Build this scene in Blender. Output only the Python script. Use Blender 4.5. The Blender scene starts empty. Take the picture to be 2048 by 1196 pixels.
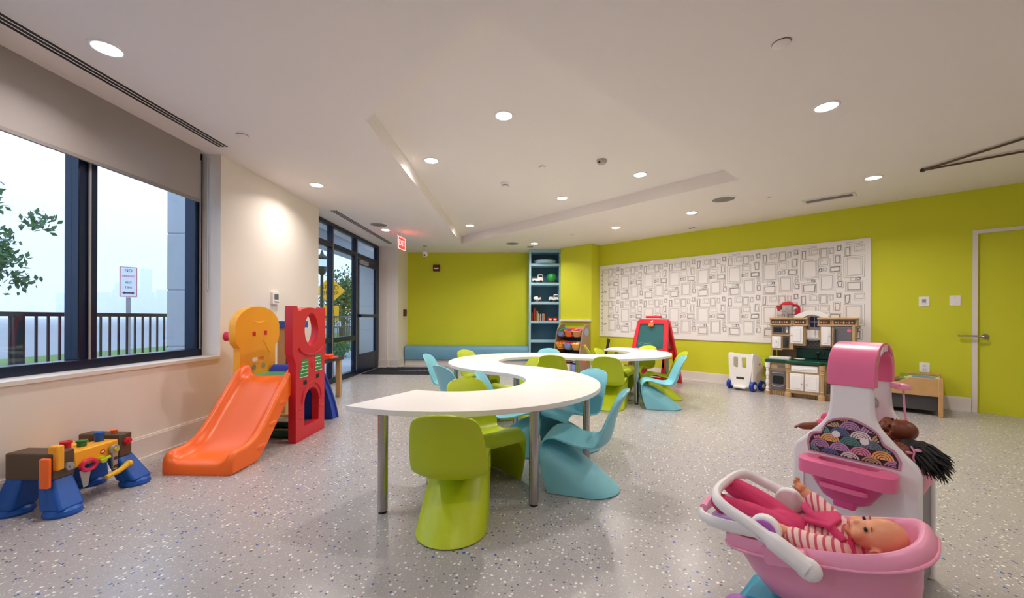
import bpy, bmesh, math, random
from math import sin, cos, pi, radians as rad, sqrt
from mathutils import Vector, Matrix, Euler
from mathutils.geometry import tessellate_polygon
random.seed(7)
SC = bpy.context.scene
COL = SC.collection

# ------------------------------------------------------------------ camera
CAM_H = 1.07
cd = bpy.data.cameras.new('camera'); cam = bpy.data.objects.new('camera', cd); COL.objects.link(cam)
cd.sensor_width = 36.0; cd.sensor_fit = 'HORIZONTAL'
cd.lens = 788.2 / 2048 * 36.0
cd.shift_y = (636.9 - 598.0) / 2048
cd.clip_start = 0.05; cd.clip_end = 3000
cam.matrix_world = Matrix.Translation((0, 0, CAM_H)) @ Matrix.Rotation(0.0200, 4, 'Z') @ Matrix.Rotation(pi / 2, 4, 'X') @ Matrix.Rotation(0.0044, 4, 'Z')
SC.camera = cam

# ------------------------------------------------------------------ view, world
SC.view_settings.view_transform = 'Standard'; SC.view_settings.look = 'None'
SC.view_settings.gamma = 1.0; SC.view_settings.use_curve_mapping = False
SC.view_settings.exposure = 1.12
SC.cycles.diffuse_bounces = 6; SC.cycles.glossy_bounces = 3; SC.cycles.max_bounces = 9; SC.cycles.transparent_max_bounces = 16; SC.cycles.volume_bounces = 4
SC.cycles.use_light_tree = False; SC.cycles.caustics_reflective = False; SC.cycles.caustics_refractive = False
LAMP_WATT = 6.6
LAMP_COL = (1.0, 0.925, 0.88)
SKY_STRENGTH = 1.15
w = bpy.data.worlds.new('overcast_sky'); SC.world = w; w.use_nodes = True
bg = w.node_tree.nodes['Background']; bg.inputs[0].default_value = (0.66, 0.80, 1.0, 1); bg.inputs[1].default_value = SKY_STRENGTH

# ------------------------------------------------------------------ materials
def lin(h):
    h = h.lstrip('#'); out = []
    for i in (0, 2, 4):
        c = int(h[i:i + 2], 16) / 255
        out.append(c / 12.92 if c <= 0.04045 else ((c + 0.055) / 1.055) ** 2.4)
    return (*out, 1)
MATS = {}
def mat(name, color, rough=0.5, metal=0.0, var=0.04, scale=12, bump=0.0, bscale=60, coat=0.0, spec=0.5, sss=0.0):
    """procedural plastic / paint: base colour with faint noise variation and optional fine bump"""
    if name in MATS: return MATS[name]
    m = bpy.data.materials.new(name); m.use_nodes = True; MATS[name] = m
    nt = m.node_tree; b = nt.nodes['Principled BSDF']
    c = lin(color) if isinstance(color, str) else (*color, 1)
    tc = nt.nodes.new('ShaderNodeTexCoord')
    if var > 0:
        n = nt.nodes.new('ShaderNodeTexNoise'); n.inputs['Scale'].default_value = scale; n.inputs['Detail'].default_value = 3
        nt.links.new(tc.outputs['Object'], n.inputs['Vector'])
        r = nt.nodes.new('ShaderNodeMapRange'); r.inputs['To Min'].default_value = 1 - var; r.inputs['To Max'].default_value = 1 + var
        nt.links.new(n.outputs['Fac'], r.inputs['Value'])
        mx = nt.nodes.new('ShaderNodeMix'); mx.data_type = 'RGBA'; mx.blend_type = 'MULTIPLY'; mx.inputs['Factor'].default_value = 1
        mx.inputs['A'].default_value = c; nt.links.new(r.outputs['Result'], mx.inputs['B'])
        nt.links.new(mx.outputs['Result'], b.inputs['Base Color'])
    else: b.inputs['Base Color'].default_value = c
    b.inputs['Roughness'].default_value = rough; b.inputs['Metallic'].default_value = metal
    b.inputs['Specular IOR Level'].default_value = spec; b.inputs['Coat Weight'].default_value = coat
    if sss: b.inputs['Subsurface Weight'].default_value = sss; b.inputs['Subsurface Radius'].default_value = (0.02, 0.008, 0.005); b.inputs['Subsurface Scale'].default_value = 0.5
    if bump > 0:
        n2 = nt.nodes.new('ShaderNodeTexNoise'); n2.inputs['Scale'].default_value = bscale; nt.links.new(tc.outputs['Object'], n2.inputs['Vector'])
        bp = nt.nodes.new('ShaderNodeBump'); bp.inputs['Strength'].default_value = bump; bp.inputs['Distance'].default_value = 0.002
        nt.links.new(n2.outputs['Fac'], bp.inputs['Height']); nt.links.new(bp.outputs['Normal'], b.inputs['Normal'])
    return m
def emit(name, color, strength):
    if name in MATS: return MATS[name]
    m = bpy.data.materials.new(name); m.use_nodes = True; MATS[name] = m; nt = m.node_tree
    b = nt.nodes['Principled BSDF']; b.inputs['Base Color'].default_value = (*color, 1)
    b.inputs['Emission Color'].default_value = (*color, 1); b.inputs['Emission Strength'].default_value = strength; m.cycles.emission_sampling = 'NONE'
    return m
def glass(name, tint=(0.9, 0.95, 1), refl=0.06, rough=0.0):
    if name in MATS: return MATS[name]
    m = bpy.data.materials.new(name); m.use_nodes = True; MATS[name] = m; nt = m.node_tree
    for n in list(nt.nodes): nt.nodes.remove(n)
    o = nt.nodes.new('ShaderNodeOutputMaterial'); t = nt.nodes.new('ShaderNodeBsdfTransparent'); g = nt.nodes.new('ShaderNodeBsdfGlossy')
    t.inputs[0].default_value = (*tint, 1); g.inputs['Roughness'].default_value = rough
    fr = nt.nodes.new('ShaderNodeFresnel'); ge = nt.nodes.new('ShaderNodeNewGeometry'); mr = nt.nodes.new('ShaderNodeMapRange'); mr.inputs['To Min'].default_value = 1.35; mr.inputs['To Max'].default_value = 1 / 1.35
    nt.links.new(ge.outputs['Backfacing'], mr.inputs['Value']); nt.links.new(mr.outputs[0], fr.inputs['IOR'])
    mx = nt.nodes.new('ShaderNodeMixShader')
    nt.links.new(fr.outputs[0], mx.inputs[0]); nt.links.new(t.outputs[0], mx.inputs[1]); nt.links.new(g.outputs[0], mx.inputs[2]); nt.links.new(mx.outputs[0], o.inputs[0])
    return m
def floor_mat():
    m = bpy.data.materials.new('speckled_vinyl'); m.use_nodes = True; nt = m.node_tree; b = nt.nodes['Principled BSDF']; L = nt.links.new
    tc = nt.nodes.new('ShaderNodeTexCoord')
    n = nt.nodes.new('ShaderNodeTexNoise'); n.inputs['Scale'].default_value = 2.0; L(tc.outputs['Object'], n.inputs['Vector'])
    base = nt.nodes.new('ShaderNodeMix'); base.data_type = 'RGBA'; base.inputs['A'].default_value = lin('#a8a4a3'); base.inputs['B'].default_value = lin('#b0abaa')
    L(n.outputs['Fac'], base.inputs['Factor']); cur = base.outputs['Result']
    def layer(cur, scale, off, radius, lo, hi, col, squash=1.0):
        mp = nt.nodes.new('ShaderNodeMapping'); mp.inputs['Location'].default_value = (off, off * 1.7, 0); mp.inputs['Rotation'].default_value = (0, 0, off)
        L(tc.outputs['Object'], mp.inputs['Vector'])
        v = nt.nodes.new('ShaderNodeTexVoronoi'); v.voronoi_dimensions = '2D'; v.distance = 'MINKOWSKI'; v.inputs['Exponent'].default_value = 1.4; v.inputs['Scale'].default_value = scale
        L(mp.outputs[0], v.inputs['Vector'])
        lt = nt.nodes.new('ShaderNodeMath'); lt.operation = 'LESS_THAN'; L(v.outputs['Distance'], lt.inputs[0])
        sp = nt.nodes.new('ShaderNodeSeparateColor'); L(v.outputs['Color'], sp.inputs[0])
        rr = nt.nodes.new('ShaderNodeMath'); rr.operation = 'MULTIPLY_ADD'; rr.inputs[1].default_value = radius; rr.inputs[2].default_value = radius * 0.55; L(sp.outputs[1], rr.inputs[0]); L(rr.outputs[0], lt.inputs[1])
        a = nt.nodes.new('ShaderNodeMath'); a.operation = 'GREATER_THAN'; a.inputs[1].default_value = lo; L(sp.outputs[0], a.inputs[0])
        c = nt.nodes.new('ShaderNodeMath'); c.operation = 'LESS_THAN'; c.inputs[1].default_value = hi; L(sp.outputs[0], c.inputs[0])
        m1 = nt.nodes.new('ShaderNodeMath'); m1.operation = 'MULTIPLY'; L(a.outputs[0], m1.inputs[0]); L(c.outputs[0], m1.inputs[1])
        m2 = nt.nodes.new('ShaderNodeMath'); m2.operation = 'MULTIPLY'; L(m1.outputs[0], m2.inputs[0]); L(lt.outputs[0], m2.inputs[1])
        mx = nt.nodes.new('ShaderNodeMix'); mx.data_type = 'RGBA'; L(m2.outputs[0], mx.inputs['Factor']); L(cur, mx.inputs['A']); mx.inputs['B'].default_value = lin(col)
        return mx.outputs['Result']
    cur = layer(cur, 44, 0.3, 0.21, 0.0, 0.22, '#efebe7')
    cur = layer(cur, 46, 5.1, 0.19, 0.0, 0.14, '#5d5a66')
    cur = layer(cur, 42, 9.7, 0.22, 0.0, 0.05, '#3d5cab')
    cur = layer(cur, 110, 3.7, 0.25, 0.0, 0.30, '#a29d9b')
    cur = layer(cur, 105, 7.7, 0.25, 0.0, 0.30, '#c6c1bd')
    L(cur, b.inputs['Base Color']); b.inputs['Roughness'].default_value = 0.27; b.inputs['Specular IOR Level'].default_value = 0.5
    return m

M = {}
M['floor'] = floor_mat()
M['wall'] = mat('warm_white_paint', '#ebe2d8', 0.75, var=0.015, scale=3, bump=0.05, bscale=220)
M['ceil'] = mat('ceiling_paint', '#f1eae6', 0.85, var=0.01, scale=2)
M['trim'] = mat('white_trim_paint', '#e6dfd8', 0.4, var=0.01)
M['lime'] = mat('lime_wall_paint', '#d0d228', 0.7, var=0.02, scale=3, bump=0.05, bscale=220)
M['frame'] = mat('dark_navy_aluminium', '#0b1e39', 0.28, 0.3, var=0.05, scale=5)
M['black'] = mat('black_plastic', '#121214', 0.45, var=0.05)
M['glass'] = glass('window_glass')
M['white'] = mat('white_plastic', '#f4f1f0', 0.38, var=0.015)
M['laminate'] = mat('white_laminate', '#f8f4f0', 0.33, var=0.012, scale=5)
M['edge'] = mat('white_edge_band', '#ebe6e2', 0.45, var=0.02)
M['chrome'] = mat('brushed_chrome', '#b5b1ae', 0.22, 1.0, var=0.05, scale=40)
M['limep'] = mat('lime_moulded_plastic', '#bccd12', 0.42, var=0.02)
M['aqua'] = mat('aqua_moulded_plastic', '#84ccda', 0.42, var=0.02)
M['orange'] = mat('orange_plastic', '#ff7022', 0.34, var=0.03, scale=6)
M['red'] = mat('red_plastic', '#d2202f', 0.38, var=0.03, scale=6)
M['yellow'] = mat('golden_yellow_plastic', '#ffb229', 0.36, var=0.03, scale=6)
M['blue'] = mat('deep_blue_plastic', '#0d3ba8', 0.38, var=0.03, scale=6)
M['royal'] = mat('royal_blue_plastic', '#0a57b4', 0.4, var=0.03, scale=6)
M['green'] = mat('green_plastic', '#2f7a3a', 0.4, var=0.08)
M['dgreen'] = mat('dark_green_plastic', '#0e4a34', 0.3, var=0.06)
M['pink'] = mat('pink_plastic', '#f0739f', 0.33, var=0.025, scale=6)
M['lpink'] = mat('light_pink_plastic', '#f4a2c0', 0.36, var=0.025, scale=6)
M['purple'] = mat('purple_plastic', '#b765c0', 0.35, var=0.03)
M['teal'] = mat('teal_blue_plastic', '#17a3c4', 0.38, var=0.03)
M['tan'] = mat('tan_plastic', '#c2a278', 0.45, var=0.04)
M['taupe'] = mat('taupe_plastic', '#a58a72', 0.5, var=0.04)
M['grey'] = mat('grey_plastic', '#6f6b70', 0.4, var=0.04)
M['dgrey'] = mat('charcoal_plastic', '#3a3839', 0.45, var=0.05)
M['brown'] = mat('dark_brown_plastic', '#574636', 0.5, var=0.08)
M['bench'] = mat('teal_vinyl_upholstery', '#6c9fb8', 0.45, var=0.03, scale=5)
M['shelf'] = mat('pale_blue_laminate', '#9cc4d6', 0.45, var=0.02)
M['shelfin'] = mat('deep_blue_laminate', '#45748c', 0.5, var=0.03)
M['shade'] = None
M['concrete'] = mat('pale_concrete', '#a6a9ae', 0.85, var=0.08, scale=4)
M['asphalt'] = mat('asphalt', '#8b8d91', 0.9, var=0.1, scale=3)
M['pave'] = mat('concrete_paving', '#b9bcc2', 0.9, var=0.08, scale=2)
M['grass'] = mat('grass', '#5d7d3a', 0.95, var=0.3, scale=20)
M['leaf'] = mat('leaf_green', '#43613a', 0.7, var=0.35, scale=6)
M['leaf2'] = mat('hedge_green', '#5f8136', 0.7, var=0.35, scale=6)
M['bark'] = mat('bark', '#4a3d33', 0.9, var=0.2)
M['city'] = mat('far_masonry', '#5a606c', 0.9, var=0.1, scale=0.05)
M['signy'] = mat('sign_yellow', '#f2b01e', 0.5, var=0.02)
M['signw'] = mat('sign_white', '#e6e6ea', 0.5, var=0.02)
M['skin'] = mat('peach_vinyl_skin', '#e29a72', 0.45, var=0.03, sss=0.15)
M['skind'] = mat('brown_vinyl_skin', '#7a4026', 0.42, var=0.04)
M['hair'] = mat('black_doll_hair', '#0b0908', 0.55, var=0.2, scale=80)
M['fuchsia'] = mat('fuchsia_cloth', '#cf3568', 0.8, var=0.08, scale=30, bump=0.3, bscale=300)
M['lilac'] = mat('lilac_cloth', '#b79ad0', 0.8, var=0.1, scale=30)
M['wood'] = mat('maple_wood', '#c79c66', 0.45, var=0.12, scale=9)
M['eyeblk'] = mat('eye_black', '#140d0a', 0.15, var=0)
M['darkred'] = mat('alarm_dark_red', '#5e1420', 0.4, var=0.05)
M['silver'] = mat('silver_plastic', '#a9a7a8', 0.3, 0.4, var=0.03)
M['mat'] = mat('navy_mat_pile', '#11131f', 0.95, var=0.3, scale=200, bump=0.6, bscale=400)
M['ink'] = mat('grey_ink', '#8a8381', 0.8, var=0.15, scale=40)
M['inkd'] = mat('dark_grey_ink', '#57524f', 0.8, var=0.15, scale=40)
M['paper'] = mat('white_wallcovering', '#f4f0ed', 0.7, var=0.012)

def stripe_mat():
    m = bpy.data.materials.new('striped_jersey'); m.use_nodes = True; nt = m.node_tree; b = nt.nodes['Principled BSDF']; L = nt.links.new
    tc = nt.nodes.new('ShaderNodeTexCoord'); wv = nt.nodes.new('ShaderNodeTexWave'); wv.bands_direction = 'X'; wv.inputs['Scale'].default_value = 17.0; wv.inputs['Distortion'].default_value = 0.8; wv.inputs['Detail Scale'].default_value = 0.6
    L(tc.outputs['Object'], wv.inputs['Vector'])
    r = nt.nodes.new('ShaderNodeValToRGB'); r.color_ramp.elements[0].position = 0.22; r.color_ramp.elements[0].color = lin('#cf5a74'); r.color_ramp.elements[1].position = 0.36; r.color_ramp.elements[1].color = lin('#f4cfc4')
    L(wv.outputs['Fac'], r.inputs[0]); L(r.outputs[0], b.inputs['Base Color']); b.inputs['Roughness'].default_value = 0.85
    return m
M['stripe'] = stripe_mat()
def shade_mat():
    m = bpy.data.materials.new('mesh_shade_fabric'); m.use_nodes = True; nt = m.node_tree
    for n in list(nt.nodes): nt.nodes.remove(n)
    L = nt.links.new; o = nt.nodes.new('ShaderNodeOutputMaterial'); d = nt.nodes.new('ShaderNodeBsdfDiffuse'); d.inputs[0].default_value = lin('#b3aaa5')
    t = nt.nodes.new('ShaderNodeBsdfTransparent'); tl = nt.nodes.new('ShaderNodeBsdfTranslucent'); tl.inputs[0].default_value = lin('#b3aaa5')
    tc = nt.nodes.new('ShaderNodeTexCoord'); n = nt.nodes.new('ShaderNodeTexNoise'); n.inputs['Scale'].default_value = 300; L(tc.outputs['Object'], n.inputs['Vector'])
    a = nt.nodes.new('ShaderNodeMixShader'); a.inputs[0].default_value = 0.12; L(d.outputs[0], a.inputs[1]); L(tl.outputs[0], a.inputs[2])
    r = nt.nodes.new('ShaderNodeMapRange'); r.inputs['To Min'].default_value = 0.04; r.inputs['To Max'].default_value = 0.16; L(n.outputs['Fac'], r.inputs['Value'])
    c = nt.nodes.new('ShaderNodeMixShader'); L(r.outputs[0], c.inputs[0]); L(a.outputs[0], c.inputs[1]); L(t.outputs[0], c.inputs[2]); L(c.outputs[0], o.inputs[0])
    return m
M['shade'] = shade_mat()

# ------------------------------------------------------------------ mesh helpers
class MB:
    def __init__(s): s.v = []; s.f = []
    def add(s, vs, fs):
        o = len(s.v); s.v += [tuple(p) for p in vs]; s.f += [tuple(i + o for i in f) for f in fs]; return s
    def box(s, c, d, R=None):
        x, y, z = d[0] / 2, d[1] / 2, d[2] / 2
        vs = [Vector(p) for p in ((-x, -y, -z), (x, -y, -z), (x, y, -z), (-x, y, -z), (-x, -y, z), (x, -y, z), (x, y, z), (-x, y, z))]
        if R is not None: vs = [R @ p for p in vs]
        return s.add([p + Vector(c) for p in vs], [(0, 3, 2, 1), (4, 5, 6, 7), (0, 1, 5, 4), (1, 2, 6, 5), (2, 3, 7, 6), (3, 0, 4, 7)])
    def bb(s, x0, x1, y0, y1, z0, z1): return s.box(((x0 + x1) / 2, (y0 + y1) / 2, (z0 + z1) / 2), (x1 - x0, y1 - y0, z1 - z0))
    def prism(s, poly, a, b, axis='z', holes=()):
        """extrude 2-D polygon (with holes) from a to b along axis; 2-D coords map to the two other axes in order"""
        def P(p, t): return {'z': (p[0], p[1], t), 'y': (p[0], t, p[1]), 'x': (t, p[0], p[1])}[axis]
        loops = [list(poly)] + [list(h) for h in holes]
        flat = [p for l in loops for p in l]
        n = len(flat)
        if not holes and n <= 4: tris = [tuple(range(n))]
        else: tris = [tuple(t) for t in tessellate_polygon([[Vector((p[0], p[1], 0)) for p in l] for l in loops])]
        def area(t): return sum(flat[t[i]][0] * flat[t[(i + 1) % len(t)]][1] - flat[t[(i + 1) % len(t)]][0] * flat[t[i]][1] for i in range(len(t)))
        tris = [t if area(t) > 0 else t[::-1] for t in tris]
        vs = [P(p, a) for p in flat] + [P(p, b) for p in flat]
        flip = (axis == 'y') != (b < a)
        fs = []
        for t in tris:
            lo = t[::-1]; hi = tuple(i + n for i in t)
            fs += [lo[::-1], hi[::-1]] if flip else [lo, hi]
        o = 0
        for k, l in enumerate(loops):
            m = len(l); ar = sum(l[i][0] * l[(i + 1) % m][1] - l[(i + 1) % m][0] * l[i][1] for i in range(m))
            rev = (ar < 0) != (k > 0)
            for i in range(m):
                j = (i + 1) % m; q = (o + i, o + j, o + j + n, o + i + n)
                fs.append(q[::-1] if rev != flip else q)
            o += m
        return s.add(vs, fs)
    def tube(s, pts, r, n=10, closed=False, cap=True, flat=None):
        pts = [Vector(p) for p in pts]; N = len(pts); rs = r if isinstance(r, (list, tuple)) else [r] * N
        rings = []; up = None
        for i, p in enumerate(pts):
            if closed: t = (pts[(i + 1) % N] - pts[i - 1])
            else: t = pts[min(i + 1, N - 1)] - pts[max(i - 1, 0)]
            t.normalize()
            if up is None:
                up = Vector((0, 0, 1)) if abs(t.z) < 0.9 else Vector((1, 0, 0))
            a = t.cross(up)
            if a.length < 1e-4: a = t.orthogonal()
            a.normalize(); b = a.cross(t).normalized(); up = b
            e = flat if flat else (1, 1)
            rings.append([p + a * (rs[i] * e[0] * cos(2 * pi * k / n)) + b * (rs[i] * e[1] * sin(2 * pi * k / n)) for k in range(n)])
        vs = [q for rg in rings for q in rg]; fs = []
        for i in range(N if closed else N - 1):
            j = (i + 1) % N
            for k in range(n):
                l = (k + 1) % n; fs.append((i * n + k, i * n + l, j * n + l, j * n + k))
        if cap and not closed: fs += [tuple(range(n))[::-1], tuple(range((N - 1) * n, N * n))]
        return s.add(vs, fs)
    def cyl(s, a, b, r, n=16, r2=None): return s.tube([a, b], [r, r if r2 is None else r2], n)
    def lathe(s, prof, c=(0, 0, 0), n=20, sx=1, sy=1, p=2.0, cap=True):
        """prof: (radius, z). superellipse exponent p"""
        vs = []; fs = []; m = len(prof)
        for r, z in prof:
            for k in range(n):
                t = 2 * pi * k / n; cx, cy = cos(t), sin(t)
                if p != 2: cx = math.copysign(abs(cx) ** (2 / p), cx); cy = math.copysign(abs(cy) ** (2 / p), cy)
                vs.append((c[0] + r * sx * cx, c[1] + r * sy * cy, c[2] + z))
        for i in range(m - 1):
            for k in range(n):
                l = (k + 1) % n; fs.append((i * n + k, i * n + l, (i + 1) * n + l, (i + 1) * n + k))
        if cap: fs += [tuple(range(n))[::-1], tuple(range((m - 1) * n, m * n))]
        return s.add(vs, fs)
    def ell(s, c, r, n=16, m=10, R=None):
        vs = []; fs = []
        for i in range(1, m):
            a = pi * i / m
            for k in range(n):
                t = 2 * pi * k / n; vs.append(Vector((r[0] * sin(a) * cos(t), r[1] * sin(a) * sin(t), -r[2] * cos(a))))
        vs += [Vector((0, 0, -r[2])), Vector((0, 0, r[2]))]
        b, tp = len(vs) - 2, len(vs) - 1
        for i in range(m - 2):
            for k in range(n):
                l = (k + 1) % n; fs.append((i * n + k, i * n + l, (i + 1) * n + l, (i + 1) * n + k))
        for k in range(n):
            l = (k + 1) % n; fs += [(b, l, k), (tp, (m - 2) * n + k, (m - 2) * n + l)]
        if R is not None: vs = [R @ p for p in vs]
        return s.add([p + Vector(c) for p in vs], fs)
    def grid(s, fn, nu, nv):
        vs = [fn(i / nu, j / nv) for i in range(nu + 1) for j in range(nv + 1)]
        fs = [(i * (nv + 1) + j, (i + 1) * (nv + 1) + j, (i + 1) * (nv + 1) + j + 1, i * (nv + 1) + j + 1) for i in range(nu) for j in range(nv)]
        return s.add(vs, fs)
    def mesh(s, name, m, sharp=35):
        me = bpy.data.meshes.new(name); me.from_pydata(s.v, [], s.f); me.update()
        if sharp:
            me.polygons.foreach_set('use_smooth', [True] * len(me.polygons)); me.set_sharp_from_angle(angle=rad(sharp))
        if m: me.materials.append(m)
        return me
    def build(s, name, m, parent=None, bevel=0, seg=2, sharp=35, loc=None, rot=None):
        o = bpy.data.objects.new(name, s.mesh(name, m, sharp)); COL.objects.link(o)
        if parent: o.parent = parent
        if loc: o.location = loc
        if rot: o.rotation_euler = rot
        if bevel:
            bv = o.modifiers.new('bevel', 'BEVEL'); bv.width = bevel; bv.segments = seg; bv.limit_method = 'ANGLE'; bv.angle_limit = rad(40)
            if sharp: bv.harden_normals = False
        return o
def obj_from(name, me, parent=None, loc=None, rot=None):
    o = bpy.data.objects.new(name, me); COL.objects.link(o)
    if parent: o.parent = parent
    if loc is not None: o.location = loc
    if rot is not None: o.rotation_euler = rot
    return o
def tag(o, label, cat, group=None, kind=None):
    if label: o['label'] = label
    if cat: o['category'] = cat
    if group: o['group'] = group
    if kind: o['kind'] = kind
    return o
def thing(name, label, cat, loc=(0, 0, 0), rz=0.0, group=None, rot=None):
    o = bpy.data.objects.new(name, None); COL.objects.link(o); o.location = loc; o.rotation_euler = rot if rot else (0, 0, rz); o.empty_display_size = 0.1
    return tag(o, label, cat, group)
def struct(o): o['kind'] = 'structure'; return o
def copy_tree(o, parent=None):
    c = o.copy(); COL.objects.link(c); c.parent = parent
    for ch in list(o.children): copy_tree(ch, c)
    return c
def text(name, body, size, m, parent, loc, rot, sx=1.0, extrude=0.0006, align='CENTER'):
    cu = bpy.data.curves.new(name, 'FONT'); cu.body = body; cu.size = size; cu.align_x = align; cu.align_y = 'CENTER'; cu.extrude = extrude; cu.resolution_u = 3
    t = bpy.data.objects.new('tmp', cu); me = bpy.data.meshes.new_from_object(t); bpy.data.objects.remove(t); bpy.data.curves.remove(cu)
    me.materials.clear(); me.materials.append(m)
    o = obj_from(name, me, parent, loc, rot); o.scale = (sx, 1, 1); return o
def arc(cx, cy, r, a0, a1, n, ry=None):
    ry = r if ry is None else ry
    return [(cx + r * cos(rad(a0 + (a1 - a0) * i / n)), cy + ry * sin(rad(a0 + (a1 - a0) * i / n))) for i in range(n + 1)]
def rrect(x0, x1, y0, y1, r, n=4):
    return arc(x1 - r, y1 - r, r, 0, 90, n) + arc(x0 + r, y1 - r, r, 90, 180, n) + arc(x0 + r, y0 + r, r, 180, 270, n) + arc(x1 - r, y0 + r, r, 270, 360, n)
def crv(pts, k=6):
    """Catmull-Rom through points"""
    P = [Vector(p) for p in pts]; out = []
    for i in range(len(P) - 1):
        p0, p1, p2, p3 = P[max(i - 1, 0)], P[i], P[i + 1], P[min(i + 2, len(P) - 1)]
        for j in range(k):
            t = j / k; out.append(0.5 * (2 * p1 + (p2 - p0) * t + (2 * p0 - 5 * p1 + 4 * p2 - p3) * t * t + (3 * p1 - p0 - 3 * p2 + p3) * t ** 3))
    return out + [P[-1]]

# ------------------------------------------------------------------ room frame
H = 2.60
LX = -2.816                       # inner face of the left wall
YB = 9.15                         # back wall
AW = rad(45.75); DW = 7.081       # slanted right wall: x cosA + y sinA = D
NR = Vector((cos(AW), sin(AW), 0)); TR = Vector((sin(AW), -cos(AW), 0)); RZW = math.atan2(TR.y, TR.x)
def W(s, off=0.0, z=0.0): return NR * (DW - off) + TR * s + Vector((0, 0, z))
# ================================================================== SETTING
CI = (1.668, 8.26); CO = (1.451, 8.037); CS = (0.89, 8.584)     # column: inner corner on the right wall, outer corner, corner by the shelf
S_END = 2.6
pR = W(S_END); rear = -2.6
room = [(LX, rear), (pR.x, rear), (pR.x, pR.y), (CI[0], CI[1]), (CO[0], CO[1]), (CS[0], CS[1]), (0.89, YB), (-2.62, YB), (-2.62, 8.40), (-3.05, 8.40), (-3.05, 5.45), (LX, 5.45)]
struct(MB().prism([(-3.06, rear - .1), (pR.x + .1, rear - .1), (pR.x + .1, pR.y + .2), (1.9, 8.6), (1.2, 9.3), (-3.06, 9.3)], -0.08, 0, 'z').build('floor', M['floor'], sharp=0))
# ceiling with recessed tray
A_, B_, C_, D_ = (-1.20, 3.03), (-1.20, 8.09), (2.40, 4.36), (-0.20, 1.98)
tray = [A_, D_, C_, B_]
cb = MB().prism([(-3.4, rear - .2), (pR.x + .3, rear - .2), (pR.x + .3, pR.y + .4), (2.0, 9.4), (-3.4, 9.4)], H, H + 0.16, 'z', holes=[tray])
cb.prism([(p[0] * 1.0, p[1]) for p in [(-1.5, 1.7), (3.0, 1.7), (3.0, 8.5), (-1.5, 8.5)]], H + 0.15, H + 0.25, 'z')
struct(cb.build('ceiling', M['ceil'], sharp=0))
# left wall
wl = MB()
wl.bb(-3.14, LX, rear, -0.6, 0, H); wl.bb(-3.14, LX, -0.6, 3.65, 0, 0.705); wl.bb(-3.14, LX, 3.65, 5.45, 0, H)
struct(wl.build('wall_left', M['wall'], sharp=0))
# pilaster between storefront and bench
struct(MB().prism([(-3.14, 8.40), (-2.84, 8.40), (-2.84, 8.43), (-2.62, 8.43), (-2.62, 9.3), (-3.14, 9.3)], 0, H, 'z').build('wall_pilaster', M['wall'], sharp=0))
struct(MB().bb(-2.62, 0.3, YB, YB + .12, 0, H).build('wall_back', M['lime'], sharp=0))
struct(MB().prism([CI, CO, CS, (0.89, 8.62), (0.89, 9.27), (1.8, 9.27), (CI[0] + .2, CI[1] + .2)], 0, H, 'z').build('wall_column', M['lime'], sharp=0))
p0, p1 = Vector((*CI, 0)), W(S_END); o_ = NR * .12
DS0, DS1, DH = 0.50, 1.42, 2.12       # door opening in the right wall (s range)
def wseg(s0, s1, z0, z1):
    a, b = W(s0), W(s1); return [(a.x, a.y), (b.x, b.y), ((b + o_).x, (b + o_).y), ((a + o_).x, (a + o_).y)], z0, z1
wr = MB()
sI = p0.dot(TR)
for s0, s1, z0, z1 in ((sI, DS0, 0, H), (DS0, DS1, DH, H), (DS1, S_END, 0, H)):
    q, a, b = wseg(s0, s1, z0, z1); wr.prism(q, a, b, 'z')
struct(wr.build('wall_right', M['lime'], sharp=0))
struct(MB().bb(pR.x, pR.x + .12, rear, pR.y, 0, H).build('wall_side', M['wall'], sharp=0))
struct(MB().bb(-3.14, pR.x + .12, rear - .12, rear, 0, H).build('wall_rear', M['wall'], sharp=0))
# baseboards (profiled: board + bead + shoe)
def baseboard(name, pts, h=0.165):
    """pts run with the room on the left hand"""
    b = MB()
    for (x0, y0), (x1, y1) in zip(pts[:-1], pts[1:]):
        d = Vector((x1 - x0, y1 - y0, 0)).normalized(); n = Vector((-d.y, d.x, 0))
        for z0, z1, t in ((0, h, 0.016), (h, h + 0.012, 0.010), (0, 0.022, 0.030)):
            a = Vector((x0, y0, 0)) - d * 0.0; c = Vector((x1, y1, 0)) + d * t * 0
            q = [a, c, c + n * t, a + n * t]; b.prism([(p.x, p.y) for p in q], z0, z1, 'z')
    return struct(b.build(name, M['trim'], sharp=0))
baseboard('baseboard_left', [(LX, 5.45), (LX, rear)])
baseboard('baseboard_pilaster', [(-2.62, 8.83), (-2.62, 8.43), (-2.84, 8.43), (-2.84, 8.40), (-3.04, 8.40)])
a_, b_ = W(DS0 - .005), W(sI)
baseboard('baseboard_right', [(a_.x, a_.y), (b_.x, b_.y)], 0.15)
baseboard('baseboard_column', [CI, CO, CS], 0.15)
# column ledge
q0, q1 = Vector((*CS, 0)), Vector((*CO, 0))
struct(MB().prism([(p.x, p.y) for p in (q0 - NR * 0, q1 - NR * 0, q1 - NR * .05, q0 - NR * .05)], 1.015, 1.055, 'z').build('trim_1', M['trim'], sharp=0))
# window sill board
struct(MB().bb(-3.02, LX + .012, -0.6, 3.65, 0.685, 0.71).build('trim_2', M['trim'], sharp=0))

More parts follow.
